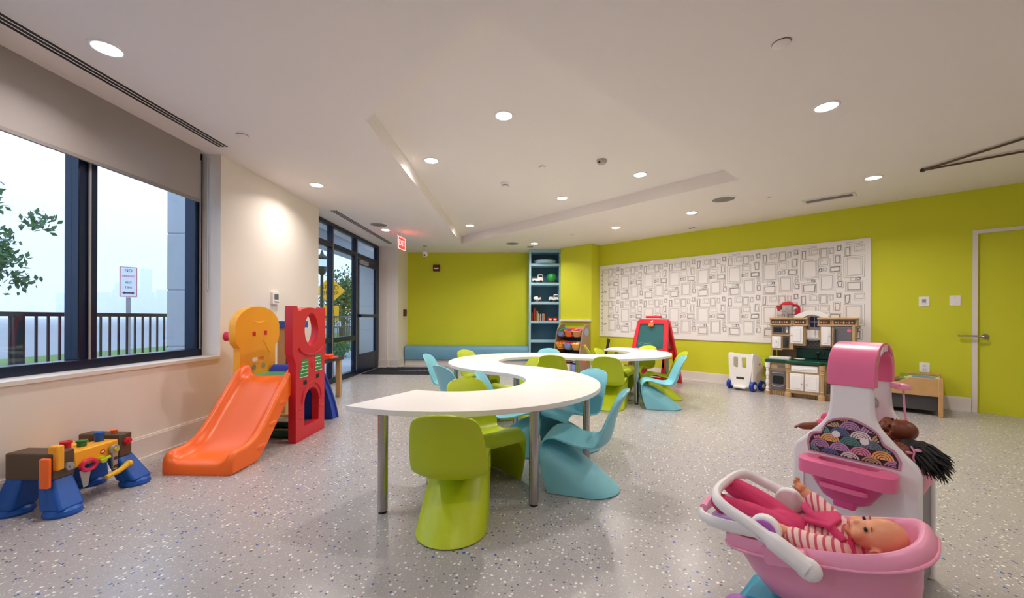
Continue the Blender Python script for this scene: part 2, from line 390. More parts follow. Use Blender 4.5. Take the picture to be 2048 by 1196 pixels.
# ---- big window in the left wall
win = struct(thing('window_1', None, None)); 
def bar(y0, y1, z0, z1, x0=-3.09, x1=-2.99): return MB().bb(x0, x1, y0, y1, z0, z1)
bar(-0.6, 3.65, 0.71, 0.775).build('frame_bottom', M['frame'], win, .004)
bar(-0.6, 3.65, 2.53, 2.60).build('frame_top', M['frame'], win, .004)
for y0, y1 in ((-0.6, -0.5), (0.55, 0.67), (1.59, 1.71), (2.61, 2.73), (3.57, 3.65)):
    bar(y0, y1, 0.775, 2.53).build('mullion', M['frame'], win, .004)
    MB().bb(-2.985, -2.975, (y0 + y1) / 2 - .006, (y0 + y1) / 2 + .006, .775, 2.53).build('mullion_bead', M['silver'], win)
for y0, y1 in ((-0.5, 0.55), (0.67, 1.59), (1.71, 2.61), (2.73, 3.57)):
    MB().bb(-3.045, -3.037, y0, y1, 0.775, 2.53).build('pane', M['glass'], win)
# roller shade
sh = thing('roller_shade', 'grey mesh roller shade pulled a third of the way down the big window', 'window shade', (-2.935, 0, 0))
MB().bb(-.001, .001, -0.55, 3.555, 2.135, 2.60).build('shade_fabric', M['shade'], sh)
MB().bb(-.008, .008, -0.55, 3.555, 2.118, 2.145).build('hem_bar', mat('shade_hem', '#8c8582', .7), sh, .004)
sc_ = thing('shade_chain', 'thin beaded pull chain hanging beside the big window', 'chain', (-2.90, 3.6, 0))
MB().tube([(0, -.012, 2.55), (0, -.012, 1.34), (0, 0, 1.30), (0, .012, 1.34), (0, .012, 2.55)], .0022, 6).build('bead_chain', M['silver'], sc_)
# ---- linear slot diffusers
def slot(y0, y1, label):
    t = thing('linear_slot_diffuser', label, 'air vent', (-2.665, (y0 + y1) / 2, H), group='linear slot diffusers'); L2 = (y1 - y0) / 2
    MB().bb(-.062, .062, -L2, L2, -.002, .0).build('face_plate', M['ceil'], t)
    for k in (-1, 0, 1): MB().bb(k * .034 - .010, k * .034 + .010, -L2 + .02, L2 - .02, -.004, -.0015).build('slot', M['black'], t)
slot(0.2, 3.50, 'three-slot linear ceiling vent running along above the big window')
slot(5.55, 8.06, 'three-slot linear ceiling vent running above the glass entrance')

# ---- storefront glazing and door
sf = struct(thing('window_2', None, None)); XS = -3.05
def sbar(y0, y1, z0, z1, d=.055, x=XS): return MB().bb(x - d, x + d * .4, y0, y1, z0, z1)
sbar(5.45, 7.24, 0, .10).build('frame_bottom', M['frame'], sf, .004)
sbar(5.45, 8.40, 2.54, 2.60).build('frame_top', M['frame'], sf, .004)
sbar(5.45, 8.40, 2.20, 2.28).build('transom_bar', M['frame'], sf, .004)
sbar(5.45, 7.24, .66, .745).build('mid_rail', M['frame'], sf, .004)
for y0, y1 in ((5.45, 5.53), (6.27, 6.35), (7.20, 7.29)):
    sbar(y0, y1, 0, 2.55, .06).build('mullion', M['frame'], sf, .004)
    MB().bb(XS + .026, XS + .032, y0 + .03, y0 + .045, .1, 2.5).build('mullion_bead', M['silver'], sf)
sbar(8.30, 8.40, 0, 2.55, .06).build('mullion', M['frame'], sf, .004)
for y0, y1 in ((5.53, 6.27), (6.35, 7.20)):
    for z0, z1 in ((.10, .66), (.745, 2.20), (2.28, 2.54)): MB().bb(XS - .012, XS - .004, y0, y1, z0, z1).build('pane', M['glass'], sf)
MB().bb(XS - .012, XS - .004, 7.29, 8.30, 2.28, 2.54).build('pane', M['glass'], sf)
dr = struct(thing('door_1', None, None, (XS, 7.29, 0)))
for (y0, y1, z0, z1) in ((0, .09, .01, 2.19), (.92, 1.01, .01, 2.19), (.09, .92, .01, .38), (.09, .92, 2.08, 2.19)): MB().bb(-.022, .022, y0, y1, z0, z1).build('door_rail', M['frame'], dr, .004)
MB().bb(-.008, .002, .09, .92, .38, 2.08).build('pane', M['glass'], dr)
MB().bb(.022, .075, .05, .97, 1.08, 1.14).build('push_bar', M['frame'], dr, .008)
MB().bb(.022, .07, .06, .42, 2.09, 2.16).build('door_closer', M['silver'], dr, .008)
# ---- entrance mat
mt = thing('entrance_mat', 'dark navy entrance mat with pale dashes in front of the glass door', 'mat', (-2.30, 7.92, 0))
MB().prism(rrect(-.70, .70, -.52, .52, .02), 0.001, .012, 'z').build('mat_body', M['mat'], mt, .003)
for k in range(6): MB().box((-.05 + k * .10, .02 - .0 * k, .0128), (.018, .34 if k in (2, 3) else .22, .0012), Matrix.Rotation(rad(-38), 3, 'Z')).build('printed_dash', mat('mat_print', '#8f92a6', .9), mt)
for k in range(14): MB().box((-.62 + k * .035, -.18 + k * .022, .0128), (.012, .07 + .03 * (k % 3), .0012), Matrix.Rotation(rad(-38), 3, 'Z')).build('printed_letter', mat('mat_print2', '#3a3d52', .9), mt)
MB().bb(-.74, -.72, -.50, .50, 0, .012).build('threshold_strip', M['silver'], mt)

# ---- lime door at the right with lever
d2 = struct(thing('door_2', None, None, W(0, -.02, 0), RZW))
MB().bb(DS0 + .04, DS1 - .04, -.0, .04, .0, DH - .04).build('door_leaf', M['lime'], d2)
MB().bb(DS0, DS0 + .04, -.03, .1, 0, DH).build('door_jamb', M['trim'], d2); MB().bb(DS1 - .04, DS1, -.03, .1, 0, DH).build('door_jamb', M['trim'], d2); MB().bb(DS0 + .04, DS1 - .04, -.03, .1, DH - .04, DH).build('door_jamb', M['trim'], d2); MB().bb(DS0 - .05, DS1 + .05, .10, .14, -.02, DH + .05).build('door_light_block', M['lime'], d2)  # last box: unseen slab added behind the door to block leaking daylight
hd = MB().tube(crv([(DS0 + .10, 0, .885), (DS0 + .10, -.055, .885), (DS0 + .06, -.072, .887), (DS0 - .02, -.075, .89), (DS0 - .115, -.07, .89)]), [.011] * 24 + [.013], 10)
hd.cyl((DS0 + .10, .002, .885), (DS0 + .10, -.010, .885), .028, 18)
hd.build('lever_handle', M['chrome'], d2)

# ---- bench and shelf niche on the back wall
bn = thing('padded_bench', 'long teal upholstered bench under the lime back wall', 'bench')
MB().prism([(8.83, .12), (8.815, .16), (8.815, .36), (8.85, .42), (8.93, .445), (YB - .004, .45), (YB - .004, .12)], -2.60, .215, 'x').build('cushion', M['bench'], bn, .02, 3)
MB().bb(-2.60, .21, 8.87, YB - .004, 0, .12).build('toe_kick', M['trim'], bn)
shf = thing('built_in_bookcase', 'tall narrow pale blue built-in bookcase in the back corner', 'bookcase', (.555, 8.72, 0))
wS = .333
for sx in (-1, 1): MB().bb(sx * wS - .0225, sx * wS + .0225, 0, .42, 0, H - .002).build('side_panel', M['shelf'], shf, .003)
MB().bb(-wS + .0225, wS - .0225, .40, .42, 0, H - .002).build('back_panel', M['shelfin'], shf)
LV = [2.26, 1.835, 1.41, .99, .565, .12]
MB().bb(-wS + .022, wS - .022, .0, .40, 2.535, H - .002).build('top_panel', M['shelf'], shf, .003)
for z in LV: MB().bb(-wS + .022, wS - .022, .004, .40, z - .025, z + .03).build('shelf_board', M['shelf'], shf, .003)

# ---- pattern board on the right wall
pb = thing('patterned_wall_panel', 'long white wall panel printed with sketched picture frames', 'wall panel', W(-2.475, 0, 1.4375), RZW)
HW, HH = 2.093, .728
MB().bb(-HW, HW, -.018, -.002, -HH, HH).build('panel_board', M['paper'], pb, .002)
TILE = [  # x0, x1, y0, y1 in print units (one repeat is 360 x 370), outlines from outside in, bold inner line
 (1598, 1665, 108, 188, 3, 0), (1678, 1712, 112, 160, 2, 0), (1735, 1778, 98, 142, 2, 1), (1800, 1845, 115, 190, 2, 1), (1873, 1952, 108, 160, 2, 0), (1590, 1685, 195, 255, 2, 0), (1715, 1770, 172, 245, 2, 1),
 (1590, 1618, 270, 298, 2, 1), (1625, 1658, 266, 296, 2, 0), (1680, 1770, 260, 308, 3, 1), (1795, 1950, 190, 355, 3, 0), (1600, 1722, 318, 450, 3, 0), (1745, 1775, 312, 338, 2, 0), (1745, 1776, 345, 372, 2, 0), (1738, 1788, 378, 430, 2, 1),
 (1850, 1880, 360, 380, 1, 0), (1888, 1922, 358, 380, 2, 1), (1808, 1935, 385, 465, 3, 1), (1805, 1938, 80, 104, 2, 0)]
pm, pd = MB(), MB(); KX, KZ = .49 / 360, .655 / 370
rnd = random.Random(3)
def outline(b, x0, x1, z0, z1, t, jit):
    c = [(x0, z0), (x1, z0), (x1, z1), (x0, z1)]
    c = [(x + rnd.uniform(-jit, jit), z + rnd.uniform(-jit, jit)) for x, z in c]
    if min(x for x, z in c) < -HW + .05 or max(x for x, z in c) > HW - .05 or min(z for x, z in c) < -HH + .035 or max(z for x, z in c) > HH - .035: return
    for i in range(4):
        p, q = Vector(c[i]), Vector(c[(i + 1) % 4]); d = (q - p).normalized(); n = Vector((-d.y, d.x)) * t / 2; p = p - d * t / 2; q = q + d * t / 2
        b.add([(v.x, -.0186, v.y) for v in (p - n, q - n, q + n, p + n)], [(0, 1, 2, 3)])
for i in range(-9, 2):
    for j in range(-1, 3):
        for (x0, x1, y0, y1, n, bold) in TILE:
            if y0 == 80 and j != 0: continue
            X0, X1 = HW - .055 + (x0 - 1955) * KX + i * .49, HW - .055 + (x1 - 1955) * KX + i * .49
            Z1, Z0 = HH - .02 - (y0 - 75) * KZ - j * .655, HH - .02 - (y1 - 75) * KZ - j * .655
            big = min(X1 - X0, Z1 - Z0)
            for k in range(n):
                g = big * (.0, .10, .16)[k] if n == 3 else big * (0, .20)[k]
                b = pd if (bold and k == n - 1) else pm
                outline(b, X0 + g, X1 - g, Z0 + g, Z1 - g, .0062 if (bold and k == n - 1) else .0034, .0045)
o = pm.build('printed_frame_lines', M['ink'], pb, sharp=0); o = pd.build('printed_bold_lines', M['inkd'], pb, sharp=0)
# small vertical printed strip at the left end
vs = MB()
for k in range(46):
    z = -HH + .06 + k * .029; vs.box((-HW + .07 + .008 * sin(k * 2.1), -.0186, z), (.012 + .008 * (k % 3), .0004, .011 + .006 * (k % 2)))
vs.build('printed_margin_marks', M['ink'], pb, sharp=0)

# ---- ceiling fixtures
DL = MB().lathe([(.083, 0), (.083, -.004), (.078, -.007), (.066, -.006), (.064, 0)], n=28, cap=False).mesh('light_trim', M['white'])
DD = MB().lathe([(.001, .0), (.065, .0)], n=28, cap=False); DD.f = [f[::-1] for f in DD.f]; DD = DD.mesh('light_lens', emit('lamp_glow', (1.0, .93, .84), 14.0))
def downlight(x, y, z, label, watt=1.0):
    t = thing('recessed_downlight', label, 'ceiling light', (x, y, z), group='recessed downlights')
    obj_from('trim_ring', DL, t); obj_from('lens', DD, t, (0, 0, -.003))
    ld = bpy.data.lights.new('lamp', 'AREA'); ld.shape = 'DISK'; ld.size = .12; ld.energy = LAMP_WATT * watt; ld.color = LAMP_COL; ld.spread = rad(145)
    lo = bpy.data.objects.new('lamp', ld); COL.objects.link(lo); lo.parent = t; lo.location = (0, 0, -.02)
HT = H + .15
for x, y, z, lab in ((-2.36, 2.20, H, 'downlight nearest the camera beside the window vent'), (-2.35, 4.50, H, 'downlight above the slide near the white wall'), (-2.34, 6.80, H, 'downlight beside the entrance vent'),
                     (2.19, 2.87, H, 'large-looking downlight in the upper right of the flat ceiling'), (3.79, 4.31, H, 'downlight near the lime wall at the far right'), (2.46, 5.70, H, 'downlight between the round speaker and the patterned panel'),
                     (1.60, 6.63, H, 'downlight in front of the left end of the patterned panel'), (.29, 8.04, H, 'downlight in front of the blue bookcase'),
                     (-.14, 3.26, HT, 'biggest downlight inside the ceiling tray'), (-.95, 4.18, HT, 'downlight along the left side of the ceiling tray'), (-.91, 7.12, HT, 'downlight in the far tip of the ceiling tray'),
                     (.58, 5.50, HT, 'small downlight in the middle of the ceiling tray'), (1.39, 4.61, HT, 'downlight along the right side of the ceiling tray')): downlight(x, y, z, lab, .72 if x < -2 else 1.0)
for x, y in ((-2.36, -.1), (0.3, .6), (2.6, .9), (4.9, 2.2), (1.2, -1.4), (4.2, -.6)): downlight(x, y, H, 'added unseen downlight on the ceiling behind the camera', .45)  # unseen lamps added behind the camera to brighten the room
def speaker(x, y, lab):
    t = thing('ceiling_speaker', lab, 'speaker', (x, y, H), group='round ceiling speakers')
    MB().lathe([(.150, 0), (.150, -.006), (.135, -.010), (.130, -.006)], n=32, cap=False).build('rim', M['white'], t)
    MB().lathe([(.132, -.004), (.09, -.009), (.001, -.011)], n=32, cap=False).build('grille', mat('speaker_grille', '#8e8682', .7, var=.2, scale=300), t)
speaker(-2.32, 6.41, 'round ceiling speaker beside the entrance downlight'); speaker(-.16, 8.02, 'round ceiling speaker near the blue bookcase'); speaker(2.58, 5.06, 'large-looking round ceiling speaker by the right corner of the tray')
def sprink(x, y, z, lab, r=.045):
    t = thing('sprinkler_cover', lab, 'sprinkler', (x, y, z), group='ceiling sprinkler covers')
    MB().lathe([(r, -.0), (r, -.008), (r * .9, -.011), (.001, -.012)], n=24, cap=False).build('cover_plate', M['ceil'], t); MB().lathe([(r * 1.04, -.001), (r * 1.04, -.003), (r, -.003)], n=24, cap=False).build('shadow_ring', M['dgrey'], t)
sprink(1.44, 2.21, H, 'large-looking round sprinkler cover at the upper right of the ceiling'); sprink(-2.34, 3.27, H, 'round sprinkler cover near the end of the window vent'); sprink(.24, 4.37, HT, 'round sprinkler cover in the ceiling tray between the two detectors', .035)
sprink(3.11, 4.98, H, 'tiny sprinkler cover between the speaker and the square vent', .02); sprink(.95, 7.22, H, 'tiny sprinkler cover past the far edge of the tray', .03); sprink(-2.3, 7.0, H, 'tiny sprinkler cover past the entrance downlight', .03)
t = thing('smoke_detector', 'white round smoke detector in the ceiling tray', 'smoke detector', (-.19, 4.89, HT))
MB().lathe([(.058, 0), (.060, -.018), (.052, -.026), (.046, -.028)], n=24).build('base', M['white'], t); MB().lathe([(.046, -.026), (.044, -.036), (.036, -.05), (.001, -.052)], n=24, cap=False).build('sensor_cap', M['white'], t); MB().lathe([(.047, -.030), (.047, -.036)], n=24, cap=False).build('vent_ring', M['dgrey'], t)
t = thing('ceiling_sensor', 'grey domed ceiling sensor in the ceiling tray', 'sensor', (.86, 4.19, HT))
MB().lathe([(.055, 0), (.055, -.012), (.048, -.030), (.036, -.04), (.001, -.042)], n=24, cap=False).build('dome', mat('sensor_grey', '#b9afaa', .5), t); MB().ell((-.03, -.03, -.03), (.012, .012, .012)).build('lens', M['black'], t)
t = thing('ceiling_diffuser', 'rectangular louvred ceiling vent above the patterned panel', 'air vent', (3.87, 5.03, H), RZW)
fr = MB(); [fr.bb(*q) for q in ((-.26, .26, -.10, -.07, -.012, 0), (-.26, .26, .07, .10, -.012, 0), (-.26, -.23, -.07, .07, -.012, 0), (.23, .26, -.07, .07, -.012, 0))]; fr.build('frame', M['trim'], t, .003)
for k in range(6): MB().box((0, -.055 + k * .022, -.004), (.46, .018, .002), Matrix.Rotation(rad(30), 3, 'X')).build('louvre', M['silver'], t)
t = thing('small_ceiling_vent', 'small dark square fixture on the ceiling in front of the lime wall', 'fixture', (2.86, 6.63, H), RZW); MB().bb(-.06, .06, -.035, .035, -.012, 0).build('frame', M['trim'], t, .003); MB().bb(-.045, .045, -.024, .024, -.014, -.011).build('opening', M['dgrey'], t)
t = thing('small_ceiling_vent', 'small dark fixture on the ceiling just in front of the bookcase', 'fixture', (.21, 8.40, H)); MB().bb(-.06, .06, -.04, .04, -.012, 0).build('frame', M['grey'], t, .003); MB().bb(-.045, .045, -.028, .028, -.014, -.011).build('opening', M['dgrey'], t)
t = thing('ceiling_track', 'dark V-shaped metal track on the ceiling at the far right edge', 'track', (4.05, 4.055, H - .02))
for d in (Vector((.183, -.187, 0)), Vector((.054, -.305, 0))):
    MB().box(tuple(d * 2.0), (d.length * 4, .018, .016), Matrix.Rotation(math.atan2(d.y, d.x), 3, 'Z')).build('rail', M['brown'], t, .002)
MB().box((0, 0, 0), (.03, .03, .03)).build('pivot', M['dgrey'], t, .004); MB().bb(-.006, .006, -.006, .006, .01, .02).build('stem', M['dgrey'], t)
# exit sign
ex = thing('exit_sign', 'glowing red exit sign hanging from the ceiling near the entrance', 'sign', (-2.12, 7.0, 2.40), math.atan2(.995, .10))
MB().bb(-.155, .155, -.006, .006, -.11, .11).build('acrylic_panel', emit('exit_panel', (1.0, .05, .05), .42), ex, .003)
for q in ((-.155, .155, .098, .11), (-.155, .155, -.11, -.098), (-.155, -.143, -.11, .11), (.143, .155, -.11, .11)): MB().bb(q[0], q[1], -.009, -.006, q[2], q[3]).build('border', emit('exit_white', (1.0, .62, .60), .55), ex)
text('exit_lettering', 'EXIT', .15, emit('exit_white', (1.0, .62, .60), .55), ex, (0, -.0078, 0), (pi / 2, 0, 0), .85)
MB().bb(-.05, .05, -.02, .02, .19, .20).build('ceiling_canopy', M['white'], ex, .004); MB().cyl((0, 0, .10), (0, 0, .20), .008).build('stem', M['white'], ex); MB().bb(-.158, .158, -.012, .012, .105, .125).build('light_bar', M['white'], ex, .004)
ld = bpy.data.lights.new('exit_glow', 'POINT'); ld.energy = .35; ld.color = (1, .1, .08); ld.shadow_soft_size = .05; lo = bpy.data.objects.new('exit_glow', ld); COL.objects.link(lo); lo.parent = ex; lo.location = (0.05, -.06, 0)
# camera dome on stem
t = thing('hanging_camera', 'small white camera on a thin stem below the ceiling by the exit sign', 'camera', (-2.02, 8.33, H))
MB().lathe([(.04, 0), (.04, -.012), (.012, -.016)], n=20).build('mount', M['silver'], t); MB().cyl((0, 0, -.01), (0, 0, -.11), .008).build('stem', M['white'], t)
MB().lathe([(.012, -.09), (.05, -.13), (.055, -.20), (.03, -.225)], n=20).build('housing', M['white'], t); MB().ell((0, -.045, -.20), (.02, .02, .02)).build('lens', M['black'], t)
# fire strobe + pull station
t = thing('fire_alarm_strobe', 'dark red fire alarm strobe high on the lime back wall', 'fire alarm', (-1.945, YB, 2.235)); MB().prism(rrect(-.075, .075, -.075, .075, .012), -.045, -.001, 'y').build('housing', M['darkred'], t, .006); MB().prism(rrect(-.055, .055, -.025, .0, .008), -.055, -.044, 'y').build('strobe_lens', M['white'], t, .003)
t = thing('fire_pull_station', 'dark red fire alarm pull station on the white pilaster', 'fire alarm', (-2.619, 8.85, 1.185), pi / 2); MB().prism(rrect(-.055, .055, -.075, .075, .008), -.05, -.0, 'y').build('housing', M['darkred'], t, .005); MB().bb(-.035, .035, -.062, -.049, -.02, .025).build('pull_handle', M['black'], t, .004); MB().bb(-.02, .02, -.064, -.061, -.005, .008).build('handle_print', M['white'], t)
# thermostat
t = thing('thermostat', 'white thermostat on the white wall between window and entrance', 'thermostat', (LX, 4.457, 1.29), pi / 2); MB().prism(rrect(-.065, .065, -.07, .07, .01), -.03, 0, 'y').build('housing', M['white'], t, .005); MB().bb(-.04, .035, -.032, -.0295, -.015, .045).build('screen', M['grey'], t); 
for k in (-1, 0, 1): MB().bb(k * .03 - .01, k * .03 + .01, -.033, -.0295, -.05, -.035).build('button', M['silver'], t, .001)
# wall plates on the right wall
def plate(s, z, lab, kind):
    t = thing(dict(sw='light_switch', bl='blank_wall_plate', ou='power_outlet')[kind], lab, 'wall plate', W(s, 0, z), RZW)
    MB().prism(rrect(-.045, .045, -.06, .06, .006), -.008, 0, 'y').build('cover_plate', M['white'], t, .002)
    if kind == 'sw': MB().prism(rrect(-.022, .022, -.034, .034, .008), -.012, -.007, 'y').build('dimmer', M['signw'], t, .002); MB().prism(rrect(-.017, .017, -.014, .028, .006), -.014, -.0115, 'y').build('rocker', M['silver'], t, .001)
    if kind == 'ou':
        for zz in (-.022, .022):
            r = MB().prism(rrect(-.018, .018, zz - .016, zz + .016, .01), -.011, -.007, 'y').build('receptacle', M['signw'], t, .001)
            for dx in (-.007, .007): MB().bb(dx - .0015, dx + .0015, -.0118, -.0108, zz - .004, zz + .006).build('blade_slot', M['dgrey'], r)
    if kind == 'bl':
        for zz in (-.042, .042): MB().cyl((0, -.0095, zz), (0, -.0075, zz), .004, 10).build('screw', M['silver'], t)
plate(.108, 1.303, 'white dimmer switch on the lime wall right of the patterned panel', 'sw'); plate(.364, 1.308, 'blank white wall plate at the far right of the lime wall', 'bl'); plate(.114, .484, 'white power outlet low on the lime wall above the play table', 'ou')
plate(-3.751, .50, 'white power outlet low on the lime wall left of the red easel', 'ou'); plate(-3.60, .50, 'white power outlet just behind the red easel', 'ou')
# ================================================================== TABLES
TH = .58; R1, R2 = 1.088, .519
def s_table(c, a0, a1, legs, lab):
    t = thing('curved_table', lab, 'table', (c[0], c[1], 0), group='half-ring tables of the S')
    poly = arc(0, 0, R1, a0, a1, 48) + arc(0, 0, R2, a1, a0, 36)
    MB().prism(poly, TH - .030, TH, 'z').build('tabletop', M['laminate'], t, .0015, sharp=30)
    for r, p, q in ((R1 + .0012, a0, a1), (R2 - .0012, a1, a0)):
        b = MB(); P = arc(0, 0, r, p, q, 48)
        for (x0, y0), (x1, y1) in zip(P[:-1], P[1:]): b.add([(x0, y0, TH - .029), (x1, y1, TH - .029), (x1, y1, TH - .0015), (x0, y0, TH - .0015)], [(0, 1, 2, 3)])
        b.build('edge_band', M['edge'], t)
    for (rr, an) in legs:
        x, y = rr * cos(rad(an)), rr * sin(rad(an))
        l = MB().cyl((x, y, .012), (x, y, TH - .03), .0275, 20).build('leg', M['chrome'], t)
        MB().cyl((x, y, 0), (x, y, .014), .024, 16).build('rubber_foot', M['black'], l)
        MB().cyl((x, y, TH - .036), (x, y, TH - .03), .05, 20).build('mounting_plate', M['chrome'], l)
s_table((-.467, 3.146), -117.5, 62.5, ((1.03, -106), (1.04, -58), (.985, -7), (1.0, 50), (.62, -100), (.62, 45)), 'curved white table nearest the camera, first half ring of the S')
s_table((.275, 4.573), 58.6, 242.5, ((1.02, 235), (1.02, 178), (1.02, 126), (1.0, 70), (.62, 75)), 'middle curved white table bulging toward the glass entrance')
s_table((1.115, 5.945), -121.4, 62, ((1.02, -112), (1.03, -70), (1.02, -18), (1.0, 42), (.62, 45)), 'farthest curved white table, half ring by the red easel')

# ================================================================== CHAIRS
PR = [  # centre path: y, z, half width, edge-forward dy, edge dz
 (-.262, .632, .085, .020, -.012), (-.252, .615, .128, .024, -.006), (-.232, .580, .156, .030, 0), (-.205, .520, .172, .038, 0), (-.182, .450, .182, .046, 0), (-.166, .385, .188, .056, .0),
 (-.150, .330, .188, .062, .004), (-.118, .292, .180, .040, .022), (-.06, .276, .172, .012, .022), (.02, .282, .168, 0, .018), (.10, .305, .168, 0, .012), (.165, .330, .170, 0, .004), (.212, .335, .170, 0, -.004),
 (.246, .316, .170, 0, -.008), (.262, .275, .170, .004, 0)]
CL = [(.262, .275), (.235, .276), (.175, .262), (.105, .232), (.03, .187), (-.05, .130), (-.125, .070), (-.182, .022), (-.205, .0)]
EL = [(.266, .275), (.266, .22), (.262, .175), (.255, .135), (.247, .10), (.238, .070), (.228, .042), (.219, .02), (.212, .0)]
WLo = [.170, .168, .165, .164, .164, .166, .168, .170, .172]
def chair_mesh(name, m):
    up = crv([(p[0], p[1], p[2]) for p in PR], 3); ue = crv([(p[3], p[4], 0) for p in PR], 3)
    lc = crv([(*p, 0) for p in CL], 3); le = crv([(*p, 0) for p in EL], 3); lw = crv([(x, 0, 0) for x in WLo], 3)
    NV = 28; rows = []
    for p, e in zip(up, ue):
        rows.append([(p.z * v, p.x + e.x * abs(v) ** 2.2, p.y + e.y * abs(v) ** 3) for v in [(-1 + 2 * k / NV) for k in range(NV + 1)]])
    for c, e, ww in list(zip(lc, le, lw))[1:]:
        row = []; idx = len(rows) - len(up) + 1; tau = min(1.0, idx / 9.0); span = max(0.0, e.x - c.x); rr_ = min(ww.x, span)
        for k in range(NV + 1):
            v = -1 + 2 * k / NV; av = abs(v); th = min(1.0, av / .62) * pi / 2; sd = max(0.0, (av - .62) / .38)
            xr = ww.x * sin(th); x = (ww.x * av) * (1 - tau) + xr * tau
            a_old = av ** 2.6; y_old = c.x + (e.x - c.x) * a_old; z_old = c.y + (e.y - c.y) * a_old
            y_new = c.x + rr_ * (1 - cos(th)); y_new += (e.x - y_new) * sd; z_new = c.y + (e.y - c.y) * (.25 * (1 - cos(th)) + (1 - .25 * (1 - cos(th))) * sd)
            row.append((math.copysign(x, v), y_old * (1 - tau) + y_new * tau, max(0, z_old * (1 - tau) + z_new * tau)))
        rows.append(row)
    b = MB(); vs = [p for r in rows for p in r]
    b.add(vs, [(i * (NV + 1) + j, i * (NV + 1) + j + 1, (i + 1) * (NV + 1) + j + 1, (i + 1) * (NV + 1) + j) for i in range(len(rows) - 1) for j in range(NV)])
    o = b.build(name, m, sharp=0)
    o.data.polygons.foreach_set('use_smooth', [True] * len(o.data.polygons))
    s = o.modifiers.new('solid', 'SOLIDIFY'); s.thickness = .010; s.offset = 0
    bv = o.modifiers.new('bev', 'BEVEL'); bv.width = .0035; bv.segments = 2; bv.limit_method = 'ANGLE'; bv.angle_limit = rad(60)
    return o
base = {'limep': None, 'aqua': None}
def chair(col, x, y, fx, fy, lab, dz=.004):
    if base[col] is None: o = base[col] = chair_mesh('moulded_chair', M[col])
    else: o = base[col].copy(); COL.objects.link(o)
    o.location = (x, y, dz); o.rotation_euler = (0, 0, math.atan2(fy, fx) - pi / 2)
    tag(o, lab, 'chair', 'lime cantilever chairs' if col == 'limep' else 'aqua cantilever chairs')
chair('limep', -.34, 2.01, .02, 1, 'lime green moulded chair nearest the camera, seen from behind')
chair('limep', -.255, 2.66, .62, -.78, 'lime green moulded chair inside the first curve, seat poking out under the near table')
chair('aqua', -.10, 3.20, .98, -.05, 'aqua moulded chair in the first curve, mostly hidden by the near tabletop')
chair('aqua', -.57, 3.79, .735, .678, 'aqua moulded chair seen from behind at the near left of the middle table')
chair('aqua', -.89, 4.71, .99, -.1, 'leftmost aqua moulded chair, its pale hollow back facing the table')
chair('limep', -.58, 5.27, .775, -.63, 'lime green moulded chair in front of the teal bench')
chair('aqua', .40, 5.54, -.12, -.99, 'aqua moulded chair in front of the blue bookcase')
chair('limep', .43, 4.97, .2, .98, 'dark-looking lime chair in the second curve with its back turned')
chair('limep', -.05, 4.32, -.95, -.3, 'lime green chair in the second curve facing left, lit inside')
chair('aqua', .47, 3.29, -.80, -.60, 'aqua moulded chair tucked under the right rim of the near table')
chair('aqua', .427, 2.52, -.955, .297, 'aqua moulded chair in the foreground right, seen fully from the side')
chair('limep', 1.09, 4.78, .40, .92, 'lime green chair seen from behind at the near side of the far table')
chair('limep', 1.935, 6.337, -.75, -.66, 'lime green moulded chair directly in front of the red easel')
chair('limep', 1.31, 6.48, 1, -.1, 'taller-looking left one of two lime chairs in the far curve facing right')
chair('limep', 1.35, 5.75, .85, -.5, 'smaller-looking right one of two lime chairs in the far curve facing right')
chair('aqua', 1.74, 4.81, -.98, .2, 'aqua moulded chair in side view at the right end of the far table')
chair('limep', 1.98, 5.36, -.99, .1, 'lime green chair in side view just behind the rightmost aqua chair')
t = thing('floor_disc', 'pale round floor plate with a dark star under the far table', 'floor plate', (1.42, 5.18, 0)); MB().lathe([(.12, 0), (.12, .004), (.001, .005)], n=32, cap=False).build('plate', M['silver'], t); MB().prism([(.075 * (1 if k % 2 == 0 else .42) * cos(k * pi / 5), .075 * (1 if k % 2 == 0 else .42) * sin(k * pi / 5)) for k in range(10)], .0045, .0062, 'z').build('star', M['dgrey'], t)

# ================================================================== SLIDE
sl = thing('toddler_slide', 'orange toddler slide with yellow and red side panels by the white wall', 'slide', (-2.18, 0, 0))
path = crv([(2.612, .035, 0), (2.628, .075, 0), (2.68, .092, 0), (2.78, .098, 0), (2.89, .14, 0), (3.0, .235, 0), (3.1, .345, 0), (3.2, .45, 0), (3.28, .525, 0), (3.34, .555, 0), (3.42, .56, 0)], 4)
rows = []
for i, p in enumerate(path):
    u = i / (len(path) - 1); y, bz = p.x, p.y
    lip = .062 + .03 * max(0, (u - .75) / .25) - .055 * max(0, (.16 - u) / .16)
    zt = bz + lip; zb = max(0.0, bz - .13) if u > .3 else 0.0
    if u > .86: zb = .44
    hw = .243 - .02 * max(0, (.10 - u) / .10)
    half = [(hw - .012, zb), (hw, zb + .01), (hw, zt - .03), (hw - .006, zt - .008), (hw - .02, zt), (hw - .042, zt - .004), (hw - .058, zt - .028), (hw - .072, bz + .016), (hw - .098, bz + .002), (.07, bz - .002)]
    rows.append([(-x, y, z) for x, z in half] + [(x, y, z) for x, z in half[::-1]])
n_ = len(rows[0]); b = MB(); fs = []
for i in range(len(rows) - 1):
    for k in range(n_):
        l = (k + 1) % n_; fs.append((i * n_ + k, (i + 1) * n_ + k, (i + 1) * n_ + l, i * n_ + l))
fs += [tuple(range(n_)), tuple(range((len(rows) - 1) * n_, len(rows) * n_))[::-1]]
b.add([p for r in rows for p in r], fs).build('chute', M['orange'], sl, sharp=50)
for yy, zz in ((2.92, .10), (3.06, .235), (3.19, .375)): MB().ell((.240, yy, zz), (.010, .055, .022)).build('chute_rib', M['orange'], sl)
